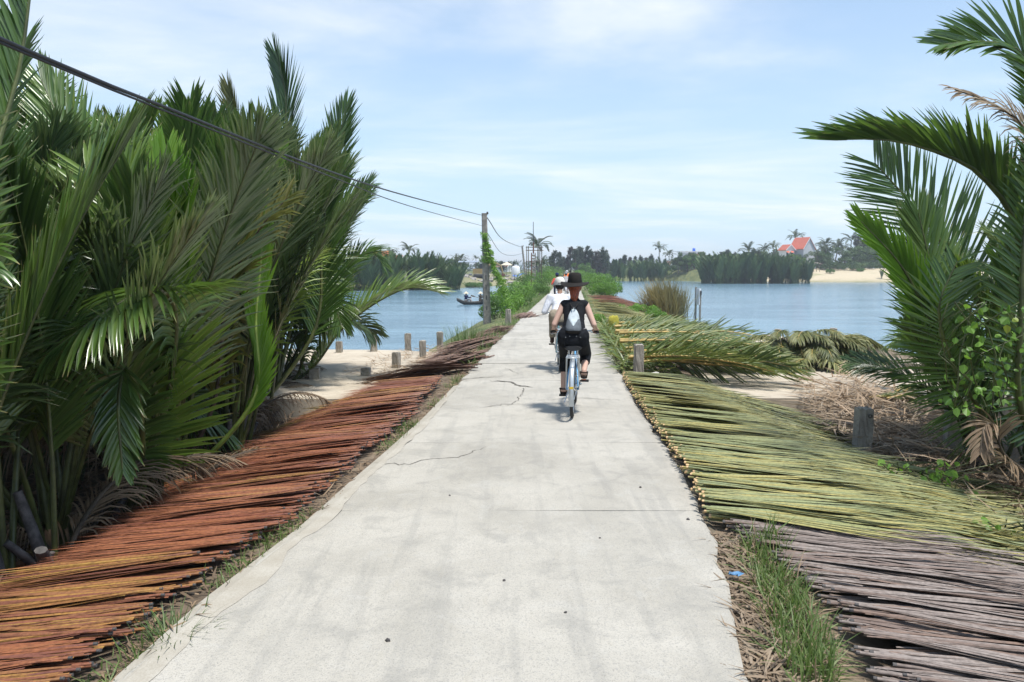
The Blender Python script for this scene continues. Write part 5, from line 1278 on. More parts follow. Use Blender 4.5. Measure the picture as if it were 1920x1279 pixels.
for (sx, dz) in ((-1, 0), (1, 0), (-.45, .012), (.45, .012)): m.lathe([(.012, 0), (.001, .004)], 8, 0, (sx * .09, J['hip'][1] - .119, J['hip'][2] + .01 + dz), rot=(R(90), 0, 0)) if False else m.ico((sx * .085, J['hip'][1] - .121, J['hip'][2] + .035 + dz), (.005, .003, .005), 0, 1)
m.build('stud', M['silver'], w_)
# the silver drawstring bag on the back
bg = empty('backpack', bike.location, HD); c0 = np.array(J['sh']) + (0, -.262, -.185)
def shell(prof, grow, front):
    """rings of a soft bag lying against the back: (height, half width, half depth)"""
    n = 20; v = []
    for (z, hw, dp) in prof:
        yc = -.115 - .11 * (.185 - z) / .175 * .95 - dp * .55
        for a_ in np.linspace(0, 2 * math.pi, n, endpoint=False):
            cr_, sr_ = math.cos(a_), math.sin(a_)
            v.append((hw * math.copysign(abs(cr_) ** .8, cr_), J['sh'][1] + yc + (dp + grow) * sr_ - (grow if front else 0), c0[2] + z + .004 * math.sin(5 * a_ + 30 * z)))
    m = MB(); k = len(prof); m.add(v, [[i * n + q, i * n + (q + 1) % n, (i + 1) * n + (q + 1) % n, (i + 1) * n + q] for i in range(k - 1) for q in range(n)], 0, None, True)
    m.add(v[:n][::-1], [list(range(n))]); m.add(v[-n:], [list(range(n))]); return m
shell([(.14, .012, .014), (.10, .034, .034), (.06, .054, .046), (.02, .070, .056), (-.03, .084, .064), (-.08, .092, .068), (-.12, .092, .066), (-.145, .078, .046)], 0, False).build('body', M['bagd'], bg)
shell([(.125, .016, .02), (.095, .040, .036), (.055, .060, .048), (.015, .070, .058), (-.015, .058, .062), (-.045, .034, .066), (-.062, .010, .067)], .004, True).build('flap', M['bagl'], bg)
shell([(-.118, .0945, .068), (-.135, .090, .06), (-.150, .074, .044)], .002, False).build('base', M['shoec'], bg)
for sx in (-1, 1):
    m = MB(); m.tube([tuple(c0 + (sx * .01, .015, .13)), tuple(J['sh'] + (sx * .055, -.06, .005)), tuple(J['sh'] + (sx * .085, .03, .028)), tuple(J['sh'] + (sx * .10, .105, -.06)), tuple(J['sh'] + (sx * .115, .07, -.2)), tuple(c0 + (sx * .072, .03, -.10))], .007, 6); m.build('strap', M['shoec'], bg)
tag(bg, 'small silver-grey drawstring backpack worn over the black top', 'backpack')

# --- the second cyclist
q = gp(1050, 697); bike2 = bicycle('bicycle', 'teal bicycle ridden by the person in the white shirt', Vector((q.x, q.y, 0)), R(-2), R(50), 'teal')
w2, J2 = rider(bike2, 'person in white long-sleeved shirt, beige trousers and pale cap riding ahead', R(50), 'skin2', 'whitec', 'beigec', 'shoebrown', 2, .92, lean=.06, vox=.010, hip_z=.885, sh_z=1.24, sh_w=.16, w=1.1)
headwear(w2, J2['hd'] + (0, -.005, .035), 'cap', 'capc', 'cap')
blob('hair', [('e', J2['hd'] + (0, -.02, -.01), (.078, .085, .085))], M['darkhair'], w2, .010, 2)

# --- the far cyclists
def far_rider(px, d, label, blabel, top, legs, hatm, hatk, z=0.0, paint='redpaint', sleeves=1, gap=None, crank=.7):
    x = (px - 960) * d / F
    b_ = bicycle('bicycle', blabel, Vector((x, d, 0)), R(-4.3), R(crank * 57), paint)
    w3_, J3 = rider(b_, label, R(crank * 57), 'skin2', top, legs, 'shoec', sleeves, .9, vox=.018, hip_z=.885, sh_z=1.22 + z, sh_w=.155, w=1.05)
    if hatk: headwear(w3_, J3['hd'] + (0, -.005, .035), hatk, hatm, 'cap')
    blob('hair', [('e', J3['hd'] + (0, -.02, -.005), (.079, .086, .09))], M['darkhair'], w3_, .018, 1)
    return w3_, J3
far_rider(1044, 40, 'distant cyclist in a dark blue cap and red top beside the white cap', 'distant bicycle under the rider in the dark blue cap', 'redc', 'navyc', 'navyc', 'cap', -.02)
far_rider(1061, 48, 'distant cyclist in a grey cap and pale top ahead of the wide black hat', 'distant bicycle under the rider in the grey cap', 'greyc', 'greyc', 'greyc', 'cap', 0)
far_rider(1062.5, 74, 'distant cyclist in a bright orange top, left of the two orange ones', 'distant bicycle under the left orange rider', 'orangec', 'maroonc', 'whitec', 'cap', .06)
far_rider(1068.5, 70, 'distant cyclist in an orange top and maroon trousers, right of the two orange ones', 'distant bicycle under the right orange rider', 'orangec', 'maroonc', 'darkhair', 'cap', .06)

# ================================================================== BOATS
M['hull'] = plain('tarred_boat_hull', (.055, .05, .045), .7, var=.35, scale=6, bump=.3)
def sampan(loc, L, W, head, label, ribs=True):
    o = empty('rowing_boat', loc, head); k = 15; s = np.linspace(-1, 1, k); v = []
    for q in s:
        hw = W / 2 * (1 - abs(q) ** 2.6) + .03; z1 = .20 + .34 * abs(q) ** 2.6; zb = -.12 + .40 * abs(q) ** 3
        for (a_, z) in ((-1, z1), (-.75, (z1 + zb) / 2 - .03), (0, zb), (.75, (z1 + zb) / 2 - .03), (1, z1), (.90, z1), (.66, (z1 + zb) / 2), (0, zb + .04), (-.66, (z1 + zb) / 2), (-.90, z1)): v.append((a_ * hw, q * L / 2, z))
    f = [[i * 10 + j, (i + 1) * 10 + j, (i + 1) * 10 + (j + 1) % 10, i * 10 + (j + 1) % 10] for i in range(k - 1) for j in range(10)]
    m = MB(); m.add(v, f, 0, None, True); m.add(v[:10], [list(range(10))]); m.add(v[-10:], [list(range(9, -1, -1))]); m.build('hull', M['hull'], o)
    for y in (-.28, .05, .30):
        m = MB(); m.box((0, y * L, .16), (W * .78, .16, .03)); m.build('thwart', M['wood'], o)
    return tag(o, label, 'boat')
bd = gp(884, 571, WATER); BY = bd.y
boat = sampan((at(887, 571, BY).x, BY, WATER + .05), 2.75, .8, R(-76), 'small dark rowing boat with two people on the left river')
def sitter(px, py, label, top, legs, reach, bag=None):
    p = at(px, py, BY); z = WATER + .22
    hip = np.array((0, 0, .12)); sh = np.array((.02 * reach, .03, .50)); nk = sh + (0, 0, .07); hd = nk + (0, .02, .11)
    pr = [('c', hip, .12, sh, .11), ('c', sh + (-.13, 0, -.02), .055, sh + (.13, 0, -.02), .055), ('c', nk + (0, 0, -.05), .05, hd, .05), ('e', hd, (.075, .085, .105)), ('e', hd + (0, .09, -.01), (.012, .016, .02))]
    S_ = []
    for sx in (-1, 1):
        kn = np.array((reach * .36, sx * .13, .20)); an = np.array((reach * .50, sx * .13, -.06)); pr += [('c', hip + (0, sx * .08, 0), .08, kn, .06), ('c', kn, .06, an, .042), ('c', an, .04, an + (reach * .14, 0, -.02), .032)]
        shd = sh + (0, sx * .15, -.02); hn = np.array((reach * .40, sx * .06 + .05, .34 if sx > 0 else .40)); el = ik(shd, hn, .27, .24, (0, sx, -.6)); pr += [('c', shd, .048, el, .04), ('c', el, .04, hn, .03)] + [('c', hn, .028, hn + (reach * .05, 0, -.02), .028)]
        for i in range(4): pr += [('c', hn + (reach * .06, (i - 1.5) * .018, -.02), .010, hn + (reach * .085, (i - 1.5) * .018, -.045), .009)]
        S_.append((shd, el, hn))
    b_ = blob('person', pr, M['skin2'], None, .016, 3); b_.location = (p.x, BY, z); tag(b_, label, 'person')
    pr = [('c', hip + (0, 0, .05), .135, sh + (0, 0, -.04), .125), ('c', sh + (-.13, 0, -.02), .068, sh + (.13, 0, -.02), .068)]
    for shd, el, hn in S_: pr += [('c', shd, .06, el, .054), ('c', el, .054, el + (hn - el) * .8, .045)]
    blob('shirt', pr, M[top], b_, .018, 2)
    pr = [('c', hip + (0, -.05, .0), .125, hip + (0, .05, 0), .125)]
    for sx in (-1, 1): pr += [('c', hip + (0, sx * .08, 0), .098, np.array((reach * .36, sx * .13, .20)), .074), ('c', np.array((reach * .36, sx * .13, .20)), .074, np.array((reach * .48, sx * .13, .0)), .06)]
    blob('trousers', pr, M[legs], b_, .018, 2)
    headwear(b_, hd + (0, 0, .035), 'cone', 'straw', 'conical_hat')
    return b_
s1 = sitter(873.5, 565, 'person in blue shirt and conical straw hat sitting at the boat bow', 'navyc', 'greyc', 1)
s2 = sitter(900.5, 566, 'person in brown shirt and conical straw hat at the boat stern', 'brownshirt', 'brownshirt', 1)
m = MB(); pa, pb = at(889, 556, BY - .3), at(911, 563, BY - .25); m.tube([tuple(pa), tuple(pb)], .022, 6); m.box(tuple(pa + (pa - pb).normalized() * .12), (.34, .03, .12), 0, (0, .3, 0))
tag(m.build('paddle', M['wood']), 'wooden paddle held up over the rowing boat by the stern person', 'paddle')
# ================================================================== THE FAR BANKS
def low_frond(m, base, L, az, phi0, bend, n, ll, w, rs, droop=.3, V=15, mat=0):
    pts = arc(L, phi0, bend, 1.4, 6); c_, s_ = math.cos(az), math.sin(az)
    p = np.stack([pts[:, 0] * c_, pts[:, 0] * s_, pts[:, 2]], -1) + np.array(base)
    m.tube(resample(p, 6), np.linspace(.05, .01, 6) * (L / 4.5), 4, mat, (.3, 0, .3), False)
    leaflets(m, p, n=n, s0=.22, ll=ll, a0=50, a1=18, V=V, droop=droop, w=w, nhint=(-c_, -s_, .3), seed=int(rs.integers(1e6)), K=3, tear=0, mat=mat, wild=0)
FARN = []
for i in range(8):
    m = MB(); rs = np.random.default_rng(900 + i)
    for k_ in range(9):
        low_frond(m, (rs.normal(0, .25), rs.normal(0, .25), 0), rs.uniform(4.0, 5.4), k_ * 2.4 + rs.normal(0, .3), rs.uniform(3, 14), rs.uniform(12, 50), 17, 1.0, .085, rs)
    FARN.append(m.mesh('nipa_palm', M['leaf_far']))
def far_nipa(x, y, sc, label, group, seed, z=None):
    rs = np.random.default_rng(seed); o = link('nipa_palm', FARN[rs.integers(8)])
    o.location = (x, y, max(hz(x, y), WATER - .25) if z is None else z); o.rotation_euler = (rs.normal(0, .05), rs.normal(0, .05), rs.uniform(0, 6.28)); o.scale = (sc * .95, sc * .95, sc * rs.uniform(.9, 1.1))
    return tag(o, label, 'palm', group)
sd_ = 5000
# left stand across the water
for i in range(86):
    u = rng.random(); px = 600 + 258 * u; y = 110 + rng.random() * 9 - 6 * (1 - u)
    far_nipa((px - 960) * y / F, y, np.interp(px, [600, 700, 820, 860], [1.02, 1.0, .98, .82]) * rng.uniform(.88, 1.08), 'nipa palm in the dense stand across the left river', 'nipa palms across the left river', sd_ + i, WATER - .2 + .05 * rng.random())
# right stand
for i in range(120):
    u = rng.random(); px = 1316 + 200 * u; y = 158 + rng.random() * 12
    far_nipa((px - 960) * y / F, y, np.interp(px, [1310, 1330, 1450, 1520], [1.05, 1.25, 1.2, .95]) * rng.uniform(.85, 1.08), 'nipa palm in the dense stand standing in the right river', 'nipa palms standing in the right river', sd_ + 200 + i, WATER - .2)
for i in range(34):
    px = rng.uniform(1105, 1252); y = 186 + rng.random() * 8
    far_nipa((px - 960) * y / F, y, rng.uniform(.8, 1.1), 'dark nipa palm along the far right waterline left of the white houses', 'dark nipa palms along the far right waterline', sd_ + 400 + i, WATER - .1)

M['bark'] = plain('bark', (.12, .10, .08), .9, var=.3)
M['palmbark'] = plain('palm_bark', (.20, .175, .15), .9, var=.3, scale=5, stretch=(1, 1, 6))
COCO, CAS, BRD = [], [], []
for i in range(5):
    rs = np.random.default_rng(930 + i); h = [7, 8.5, 6, 9.5, 5][i]; lean = rs.normal(0, .5)
    t_ = MB(); pts = [(lean * s ** 1.6, 0, h * s) for s in np.linspace(0, 1, 9)]; t_.tube(pts, np.linspace(.19, .10, 9), 8)
    c_ = MB()
    for k_ in range(20): low_frond(c_, (lean, 0, h - .1), rs.uniform(2.6, 3.5), k_ * 2.4 + rs.normal(0, .2), rs.uniform(5, 75), rs.uniform(55, 95), 22, .75, .05, rs, 1.0, 5)
    COCO.append((t_.mesh('trunk', M['palmbark']), c_.mesh('crown', M['leaf_coco']), h))
def needle_cloud(m, h, w, n, seed, z0=.15):
    """casuarina: drooping sprays on short ascending boughs"""
    rs = np.random.default_rng(seed); nb = 46
    for b_ in range(nb):
        s = z0 + (1 - z0) * rs.random() ** .8; az = rs.uniform(0, 6.28); r_ = w * (1 - s) ** .7 * rs.uniform(.5, 1.05) + .25
        tip = np.array([math.cos(az) * r_, math.sin(az) * r_, h * s + r_ * rs.uniform(.3, .9)]); root = np.array([0, 0, h * s * .95])
        m.tube([root, (root + tip) / 2 + (0, 0, -.05), tip], [.035, .02, .008], 4, 1, None, False)
        k = n // nb; u = rs.uniform(.25, 1.08, k)[:, None]; p = root + (tip - root) * u + rs.normal(0, .16, (k, 3))
        d = nrm((tip - root)[None] + rs.normal(0, .7, (k, 3))); sdv = nrm(np.cross(d, rs.normal(0, 1, (k, 3)))); L = rs.uniform(.3, .65, (k, 1)); ww = rs.uniform(.03, .07, (k, 1))
        v = np.stack([p - sdv * ww, p + sdv * ww, p + d * L * .6 + sdv * ww * .9, p + d * L + (0, 0, -.08)], 1)
        col = np.zeros((k, 4, 3)); col[..., 0] = rs.random(k)[:, None]; m.add(v.reshape(-1, 3), np.arange(k * 4).reshape(k, 4), 0, col.reshape(-1, 3))
for i in range(5):
    h = [8, 9.5, 7, 8.5, 10][i]; t_ = MB(); t_.tube([(0, 0, -.3), (.1, 0, h * .5), (0, .1, h)], [.2, .12, .03], 7); c_ = MB(); needle_cloud(c_, h, h * .27, 3200, 950 + i)
    CAS.append((t_.mesh('trunk', M['bark']), [c_.mesh('crown', [M['leaf_pine'], M['bark']]), c_.mesh('crown', [M['leaf_rusty'], M['bark']])], h))
for i in range(5):
    rs = np.random.default_rng(970 + i); h = [4.5, 5.5, 4, 6, 5][i]; w = h * .5; k = 16
    c = np.stack([rs.normal(0, w * .42, k), rs.normal(0, w * .42, k), h * rs.uniform(.32, .95, k)], -1); r_ = rs.uniform(.5, 1.0, k) * h * .17
    t_ = MB(); t_.tube([(0, 0, -.3), (.1, 0, h * .3), (0, .1, h * .6)], [.16, .12, .05], 7)
    for q in c[:9]: t_.tube([(0, 0, h * .3), tuple(q * np.array((.6, .6, .85))), tuple(q)], [.06, .04, .015], 5)
    c_ = MB(); leaf_cloud(c_, c, r_, 2600, .17, 970 + i, shell=.45)
    BRD.append((t_.mesh('trunk', M['bark']), [c_.mesh('crown', M['leaf_far']), c_.mesh('crown', M['leaf_bush'])], h))
def tree(kind, px, d, hpx_top, label, group=None, var=None, alt=0, seed=0, name=None, wide=1.0):
    src = dict(coco=COCO, cas=CAS, brd=BRD)[kind]; rs = np.random.default_rng(seed); v = src[rs.integers(len(src)) if var is None else var]
    x = (px - 960) * d / F; z = hz(x, d) - .1; top = EYE + (505 - hpx_top) * d / F; full = v[2] + (1.2 if kind == 'coco' else 0); sc = max(.25, (top - z) / full)
    o = empty(name or dict(coco='coconut_palm', cas='casuarina_tree', brd='broadleaf_tree')[kind], (x, d, z), rs.uniform(0, 6.28)); o.scale = (sc * wide, sc * wide, sc)
    link('trunk', v[0], o); link('crown', v[1][alt] if isinstance(v[1], list) else v[1], o)
    return tag(o, label, 'tree', group)
s_ = 7000
# row of casuarinas behind the end of the road
for i, (px, tp, al) in enumerate(((1034, 478, 0), (1040, 470, 0), (1048, 475, 0), (1056, 482, 0), (1070, 466, 1), (1078, 470, 0), (1086, 466, 0), (1092, 474, 1), (1100, 462, 0), (1108, 472, 0), (1118, 472, 1), (1127, 468, 0), (1133, 470, 0), (1062, 485, 0), (1082, 478, 1), (1112, 482, 0), (1140, 488, 0), (1148, 486, 0), (1156, 480, 0), (1166, 484, 1), (1176, 482, 0), (1186, 480, 0), (1196, 484, 1), (1206, 478, 0), (1216, 486, 0))):
    tree('cas', px + (14 if px > 1136 else 0), (172 if px < 1136 else 212) + 10 * rng.random(), tp, 'casuarina in the dark row of trees behind the end of the road', 'casuarinas behind the end of the road', None, al, s_ + i, wide=.95)
for i, (px, tp, d) in enumerate(((1010, 505, 118), (1022, 500, 135), (1034, 498, 150), (1046, 500, 165), (1090, 494, 165), (1104, 497, 172), (1120, 500, 185), (1138, 497, 200), (1155, 498, 204), (1172, 499, 206), (1190, 497, 204), (1208, 498, 206), (1226, 499, 206), (1244, 505, 208))):
    tree('brd', px, d, tp, 'bushy broadleaf tree at the foot of the casuarina row', 'broadleaf trees at the foot of the casuarinas', None, 1 if i in (1, 4, 5) else 0, s_ + 60 + i, wide=1.35)
tree('coco', 1018, 92, 487, 'drooping coconut palm with yellowed fronds behind the ladder-like tower', None, 4, seed=s_ + 90)
tree('coco', 1009, 96, 449, 'coconut palm whose crown rises behind the scaffold', None, 0, seed=s_ + 91)
tree('coco', 1235, 205, 461, 'tall coconut palm left of the white houses', None, 1, seed=s_ + 92)
tree('coco', 1253, 212, 472, 'shorter coconut palm beside the tall one left of the white houses', None, 2, seed=s_ + 93)
# behind the left stand
for i, (px, tp, d, v) in enumerate(((768, 462, 128, 0), (865, 480, 175, 2), (857, 483, 180, 4), (893, 482, 190, 1), (733, 470, 135, 2), (697, 474, 132, 4), (955, 492, 200, 2), (905, 486, 195, 0))):
    tree('coco', px, d, tp, ['coconut palm rising out of the left river stand', 'slim coconut palm right of the left stand', 'small coconut palm at the right end of the left stand', 'coconut palm just left of the slotted pole', 'coconut palm beside the orange roof', 'coconut palm in front of the orange roof', 'coconut palm between slotted pole and leaning pole', 'coconut palm right behind the slotted pole'][i], None, v, seed=s_ + 100 + i)
for i in range(26):
    px = rng.uniform(600, 1010); d = rng.uniform(165, 215)
    tree('brd' if rng.random() < .65 else 'cas', px, d, np.interp(px, [600, 860, 900, 1010], [486, 489, 492, 496]) + rng.normal(0, 3), 'hazy tree on the far left shore behind the rubble', 'trees on the far left shore', None, 0, s_ + 120 + i, wide=1.3)
# behind the right stand and round the houses
for i, (px, tp, v) in enumerate(((1398, 462, 4), (1430, 462, 2), (1448, 458, 1), (1489, 438, 3), (1590, 442, 0), (1545, 452, 2), (1562, 456, 4), (1478, 470, 4), (1540, 462, 0), (1612, 455, 1), (1575, 462, 2), (1512, 470, 4), (1500, 474, 2), (1528, 470, 2))):
    tree('coco', px, 206 + 12 * rng.random() + (14 if v == 3 else 0), tp, 'coconut palm among the trees round the red-roofed house', 'coconut palms round the red-roofed house', v, seed=s_ + 160 + i)
for i, (px, tp) in enumerate(((1350, 473), (1362, 470), (1375, 474), (1410, 468), (1420, 470), (1616, 428), (1628, 436), (1640, 446), (1655, 452), (1606, 444), (1670, 456), (1690, 448), (1720, 452), (1750, 450))):
    tree('cas', px, 208 + 8 * rng.random(), tp, 'feathery casuarina rising behind the far right bank', 'casuarinas behind the far right bank', None, 1 if 1600 < px < 1660 else 0, s_ + 190 + i, wide=1.1)
for i in range(100):
    px = rng.uniform(1262, 1800) if i > 8 else rng.uniform(1270, 1300); d = rng.uniform(196, 232)
    if 1330 < px < 1480: d += 12
    tree('brd', px, d, np.interp(px, [1260, 1300, 1480, 1620, 1800], [486, 482, 474, 468, 464]) + rng.normal(0, 5), 'dark bushy tree on the far right shore', 'bushy trees on the far right shore', None, 1 if i % 9 == 0 else 0, s_ + 220 + i, wide=1.3)
# a far belt that closes the horizon
m = MB(); rs = np.random.default_rng(77); k = 420
cx_ = rs.uniform(-330, 420, k); cyy = 290 + rs.uniform(0, 90, k); leaf_cloud(m, np.stack([cx_, cyy, 1.5 + rs.uniform(0, 3.2, k)], -1), rs.uniform(1.8, 3.6, k), 42000, .55, 78, shell=.3)
tag(m.build('distant_woods', M['leaf_far']), 'distant belt of woods closing the horizon', 'woods', kind='stuff')

# ---- houses
M['wallw'] = plain('white_render', (.74, .75, .77), .8, var=.05, scale=2, bump=.05)
M['wallg'] = plain('grey_render', (.48, .50, .53), .8, var=.06, scale=2, bump=.05)
t = NT('red_roof_tiles'); w_n = t.new('ShaderNodeTexWave', wave_type='BANDS', bands_direction='X'); w_n.inputs['Scale'].default_value = 3.2; t.l.new(t.coord(), w_n.inputs[0])
t.base(t.mix(t.mr(t.noise(3, 4), .3, .7), (.55, .13, .08), (.66, .19, .12))); t.rough(.7); t.bump(w_n.outputs[0], .5, .05); M['roof'] = t.m
M['roofo'] = plain('orange_roof_tiles', (.50, .15, .05), .75, var=.25, scale=4); M['roofb'] = plain('brown_roof', (.24, .13, .10), .8, var=.25, scale=4)
M['glass'] = plain('dark_window', (.03, .035, .04), .12, var=.1); M['tarp'] = plain('blue_tarp', (.03, .14, .62), .45, var=.2, scale=3)
def gable(o, c, w, l, h, rh, wall, roof, rot=0.0, over=.35, gw=None):
    """walls and a pitched roof whose ridge runs along local y"""
    def tr(v): v = np.array(v, float); a_ = math.cos(rot), math.sin(rot); return np.stack([v[:, 0] * a_[0] - v[:, 1] * a_[1] + c[0], v[:, 0] * a_[1] + v[:, 1] * a_[0] + c[1], v[:, 2] + c[2]], -1)
    m = MB(); a_, b2 = w / 2, l / 2
    v = [(-a_, -b2, 0), (a_, -b2, 0), (a_, b2, 0), (-a_, b2, 0), (-a_, -b2, h), (a_, -b2, h), (a_, b2, h), (-a_, b2, h), (0, -b2, h + rh), (0, b2, h + rh)]
    m.add(tr(v), [[0, 1, 5, 4], [1, 2, 6, 5], [2, 3, 7, 6], [3, 0, 4, 7]]); m.add(tr([v[4], v[5], v[8]]), [[0, 1, 2]]); m.add(tr([v[6], v[7], v[9]]), [[0, 1, 2]]); m.build('wall', M[wall], o)
    m = MB(); e = over; k = rh / a_; th_ = .14
    for sx in (-1, 1):
        q = [(sx * (a_ + e), -b2 - e, h - e * k + .03), (0, -b2 - e, h + rh + .03), (0, b2 + e, h + rh + .03), (sx * (a_ + e), b2 + e, h - e * k + .03)]
        q += [(x, y, z + th_) for x, y, z in q]; m.add(tr(q), [[0, 1, 2, 3], [7, 6, 5, 4], [0, 4, 5, 1], [1, 5, 6, 2], [2, 6, 7, 3], [3, 7, 4, 0]])
    m.build('roof', M[roof], o)
    m = MB(); v2 = []
    for sx in (-1, 1):
        p = [(sx * (a_ + e), -b2 - e - .03, h - e * k - .12), (0, -b2 - e - .03, h + rh - .12), (0, -b2 - e - .03, h + rh + .2), (sx * (a_ + e), -b2 - e - .03, h - e * k + .2)]; m.add(tr(p), [[0, 1, 2, 3]])
    m.build('barge_board', M['wallw'], o)
def window(o, x, y, z, w, h, rot=0.0, awn=None):
    m = MB(); m.box((0, 0, 0), (w + .16, .08, h + .16)); f = m.build('window', M['wallg'], o); f.location = (x, y, z); f.rotation_euler = (0, 0, rot)
    m = MB(); m.box((0, -.05, 0), (w, .04, h)); m.build('pane', M['glass'], f)
    if awn: m = MB(); m.add([(-w * .75, -.05, h * .85), (w * .75, -.05, h * .85), (w * .75, -.7, h * .45), (-w * .75, -.7, h * .45)], [[0, 1, 2, 3]]); m.build('awning', M[awn], f)
HD_ = 204
hx = (1488 - 960) * HD_ / F; hzz = EYE + (505 - 488) * HD_ / F
o = empty('house', (hx, HD_, 1.2)); wl_h = EYE + (505 - 466) * HD_ / F - 1.2; rid = EYE + (505 - 447) * HD_ / F - 1.2 - wl_h
o.scale = (.8, .8, 1); gable(o, (2.2, 0, 0), 4.8, 6.0, wl_h, rid, 'wallg', 'roof', R(24)); gable(o, (-2.6, .6, 0), 2.9, 4.5, wl_h - .35, 1.15, 'wallw', 'roof', R(12))
for x_ in (-3.2, -1.75): window(o, x_, -1.78 + .12 * (x_ + 3), wl_h - 1.7, .7, 1.2, R(12), 'roof')
window(o, 1.5, -2.72, wl_h - 2.1, 1.0, 1.3, R(24)); window(o, 3.2, -1.98, wl_h - 2.1, 1.0, 1.3, R(24))
tag(o, 'white house with a bright red gabled roof above the right stand', 'house')
HD2 = 222; o = empty('house', ((1303 - 960) * HD2 / F, HD2, .8)); s0h = HD2 / F
gable(o, (.2, 0, 0), 3.6, 5, EYE + (505 - 484) * s0h - .8, 1.0, 'wallw', 'roofb', R(20), .25)
m = MB(); m.box((-.2, 4.5, 3.0), (6.2, 4, EYE + (505 - 474) * s0h - .8 + 1.0 - 1.5)); m.build('wall', M['wallw'], o)
m = MB(); m.box((-.6, 4.5, EYE + (505 - 472) * s0h - .8), (6.9, 4.6, .25)); m.build('parapet', M['wallw'], o)
m = MB(); m.lathe([(0, 0), (.42, 0), (.42, .9), (.0, 1.0)], 12, 0, (.3, 4, EYE + (505 - 471.5) * s0h - .8)); m.build('water_tank', M['tarp'], o)
window(o, -.6, -2.75, 2.6, .6, 1.2, R(20)); window(o, .9, -2.2, 2.6, .6, 1.2, R(20))
tag(o, 'small white house with a brown gable and blue roof tank', 'house')
HD3 = 150; o = empty('house', ((712 - 960) * HD3 / F, HD3, .3)); s0h = HD3 / F
gable(o, (0, 0, 0), 4.4, 5, EYE + (505 - 484) * s0h - .3, 1.15, 'wallw', 'roofo', R(70), .5); gable(o, (2.9, -.6, 0), 3.0, 3, EYE + (505 - 487) * s0h - .3, .6, 'wallw', 'roofo', R(80), .4)
window(o, .5, -2.5, 2.4, .8, 1.1)
tag(o, 'house with an orange tiled roof peeping over the left river stand', 'house')
HD4 = 215; o = empty('house', ((946 - 960) * HD4 / F, HD4, .8)); gable(o, (0, 0, 0), 3.6, 3.5, 1.6, 1.0, 'wallw', 'roofb', R(60)); window(o, 0, -1.9, 1.0, .6, .8)
tag(o, 'tiny pale house with a reddish roof between the two poles', 'house')
HD5 = 225; o = empty('house', ((1775 - 960) * HD5 / F, HD5, 2.0)); gable(o, (0, 0, 0), 6.5, 5, 4.2, 1.3, 'wallw', 'roof', R(70)); window(o, 0, -3.4, 2.6, .8, 1.0)
tag(o, 'house with a red roof glimpsed through the right palm fronds', 'house')
HD6 = 214; o = empty('shed', ((1258 - 960) * HD6 / F, HD6, .9)); gable(o, (0, 0, 0), 4.5, 3.5, 2.0, .9, 'wallg', 'roofb', R(30)); window(o, -.6, -2.2, 1.2, .7, .7, R(30))
tag(o, 'plain grey-walled shed left of the white houses', 'shed')
# open bamboo hut and small things on the right shore
HD7 = 190; o = empty('hut', ((1520 - 960) * HD7 / F, HD7, hz((1520 - 960) * HD7 / F, HD7) - .1))
for x_ in (-1.5, 0, 1.5):
    for y_ in (-1, 1): m = MB(); m.tube([(x_, y_, 0), (x_, y_, 2.3 if y_ < 0 else 2.0)], .06, 6); m.build('post', M['wood'], o)
for z_ in (.9, 1.6): m = MB(); m.tube([(-1.6, -1, z_), (1.6, -1, z_)], .05, 6); m.build('rail', M['wood'], o)
m = MB(); m.box((0, 0, 2.35), (3.8, 2.9, .12), 0, (.14, .06, 0)); m.build('roof', M['wood'], o)
tag(o, 'open wooden hut on the right shore beside the sand bank', 'hut')
sb = gp(1516, 528, WATER); sampan((sb.x, sb.y, WATER + .1), 8.0, 1.2, R(97), 'long dark wooden boat moored at the end of the right stand')
q = gp(1394, 531, WATER)
for i, dx in enumerate((-.35, .45)):
    m = MB(); m.ico((0, 0, 0), (.32, .25, .2), 0, 2, .06, i); o = m.build('float', M['wallw']); o.location = (q.x + dx, q.y - 1.5, WATER + .08); tag(o, ['white float on the right river, left of a pair', 'white float on the right river, right of a pair'][i], 'float')
# small palms and scrub on the sand
for i, (px, d) in enumerate(((1650, 176), (1668, 177), (1520, 184), (1555, 183), (1610, 186), (1700, 186))):
    x = (px - 960) * d / F
    if i < 3: far_nipa(x, d, .42, ['young palm growing at the foot of the sand bank, left of two', 'young palm growing at the foot of the sand bank, right of two', 'young palm at the tail of the right stand'][i], None, 9000 + i, hz(x, d))
    else: shrub(x, d, 2.2, 1.0, 500, .16, 'leaf_bush', ['low scrub on the sand bank near the moored boat', 'low scrub in the middle of the sand bank', 'low scrub on the sand bank next to the right palms'][i - 3], 480 + i)
for i in range(14):
    px = rng.uniform(1245, 1320); d = rng.uniform(201, 212); x = (px - 960) * d / F
    shrub(x, d, 4.0, 1.0, 420, .2, 'leaf_bush', 'yellow-green scrub on the low bank between the far stands', 520 + i, group='scrub on the bank between the far stands')

for i in range(46):
    px = rng.uniform(1530, 1800); d = rng.uniform(189, 200); x = (px - 960) * d / F
    shrub(x, d, 4.5, 1.7, 420, .22, 'leaf_far', 'dark undergrowth along the top of the far right sand bank', 620 + i, group='undergrowth along the far right sand bank')

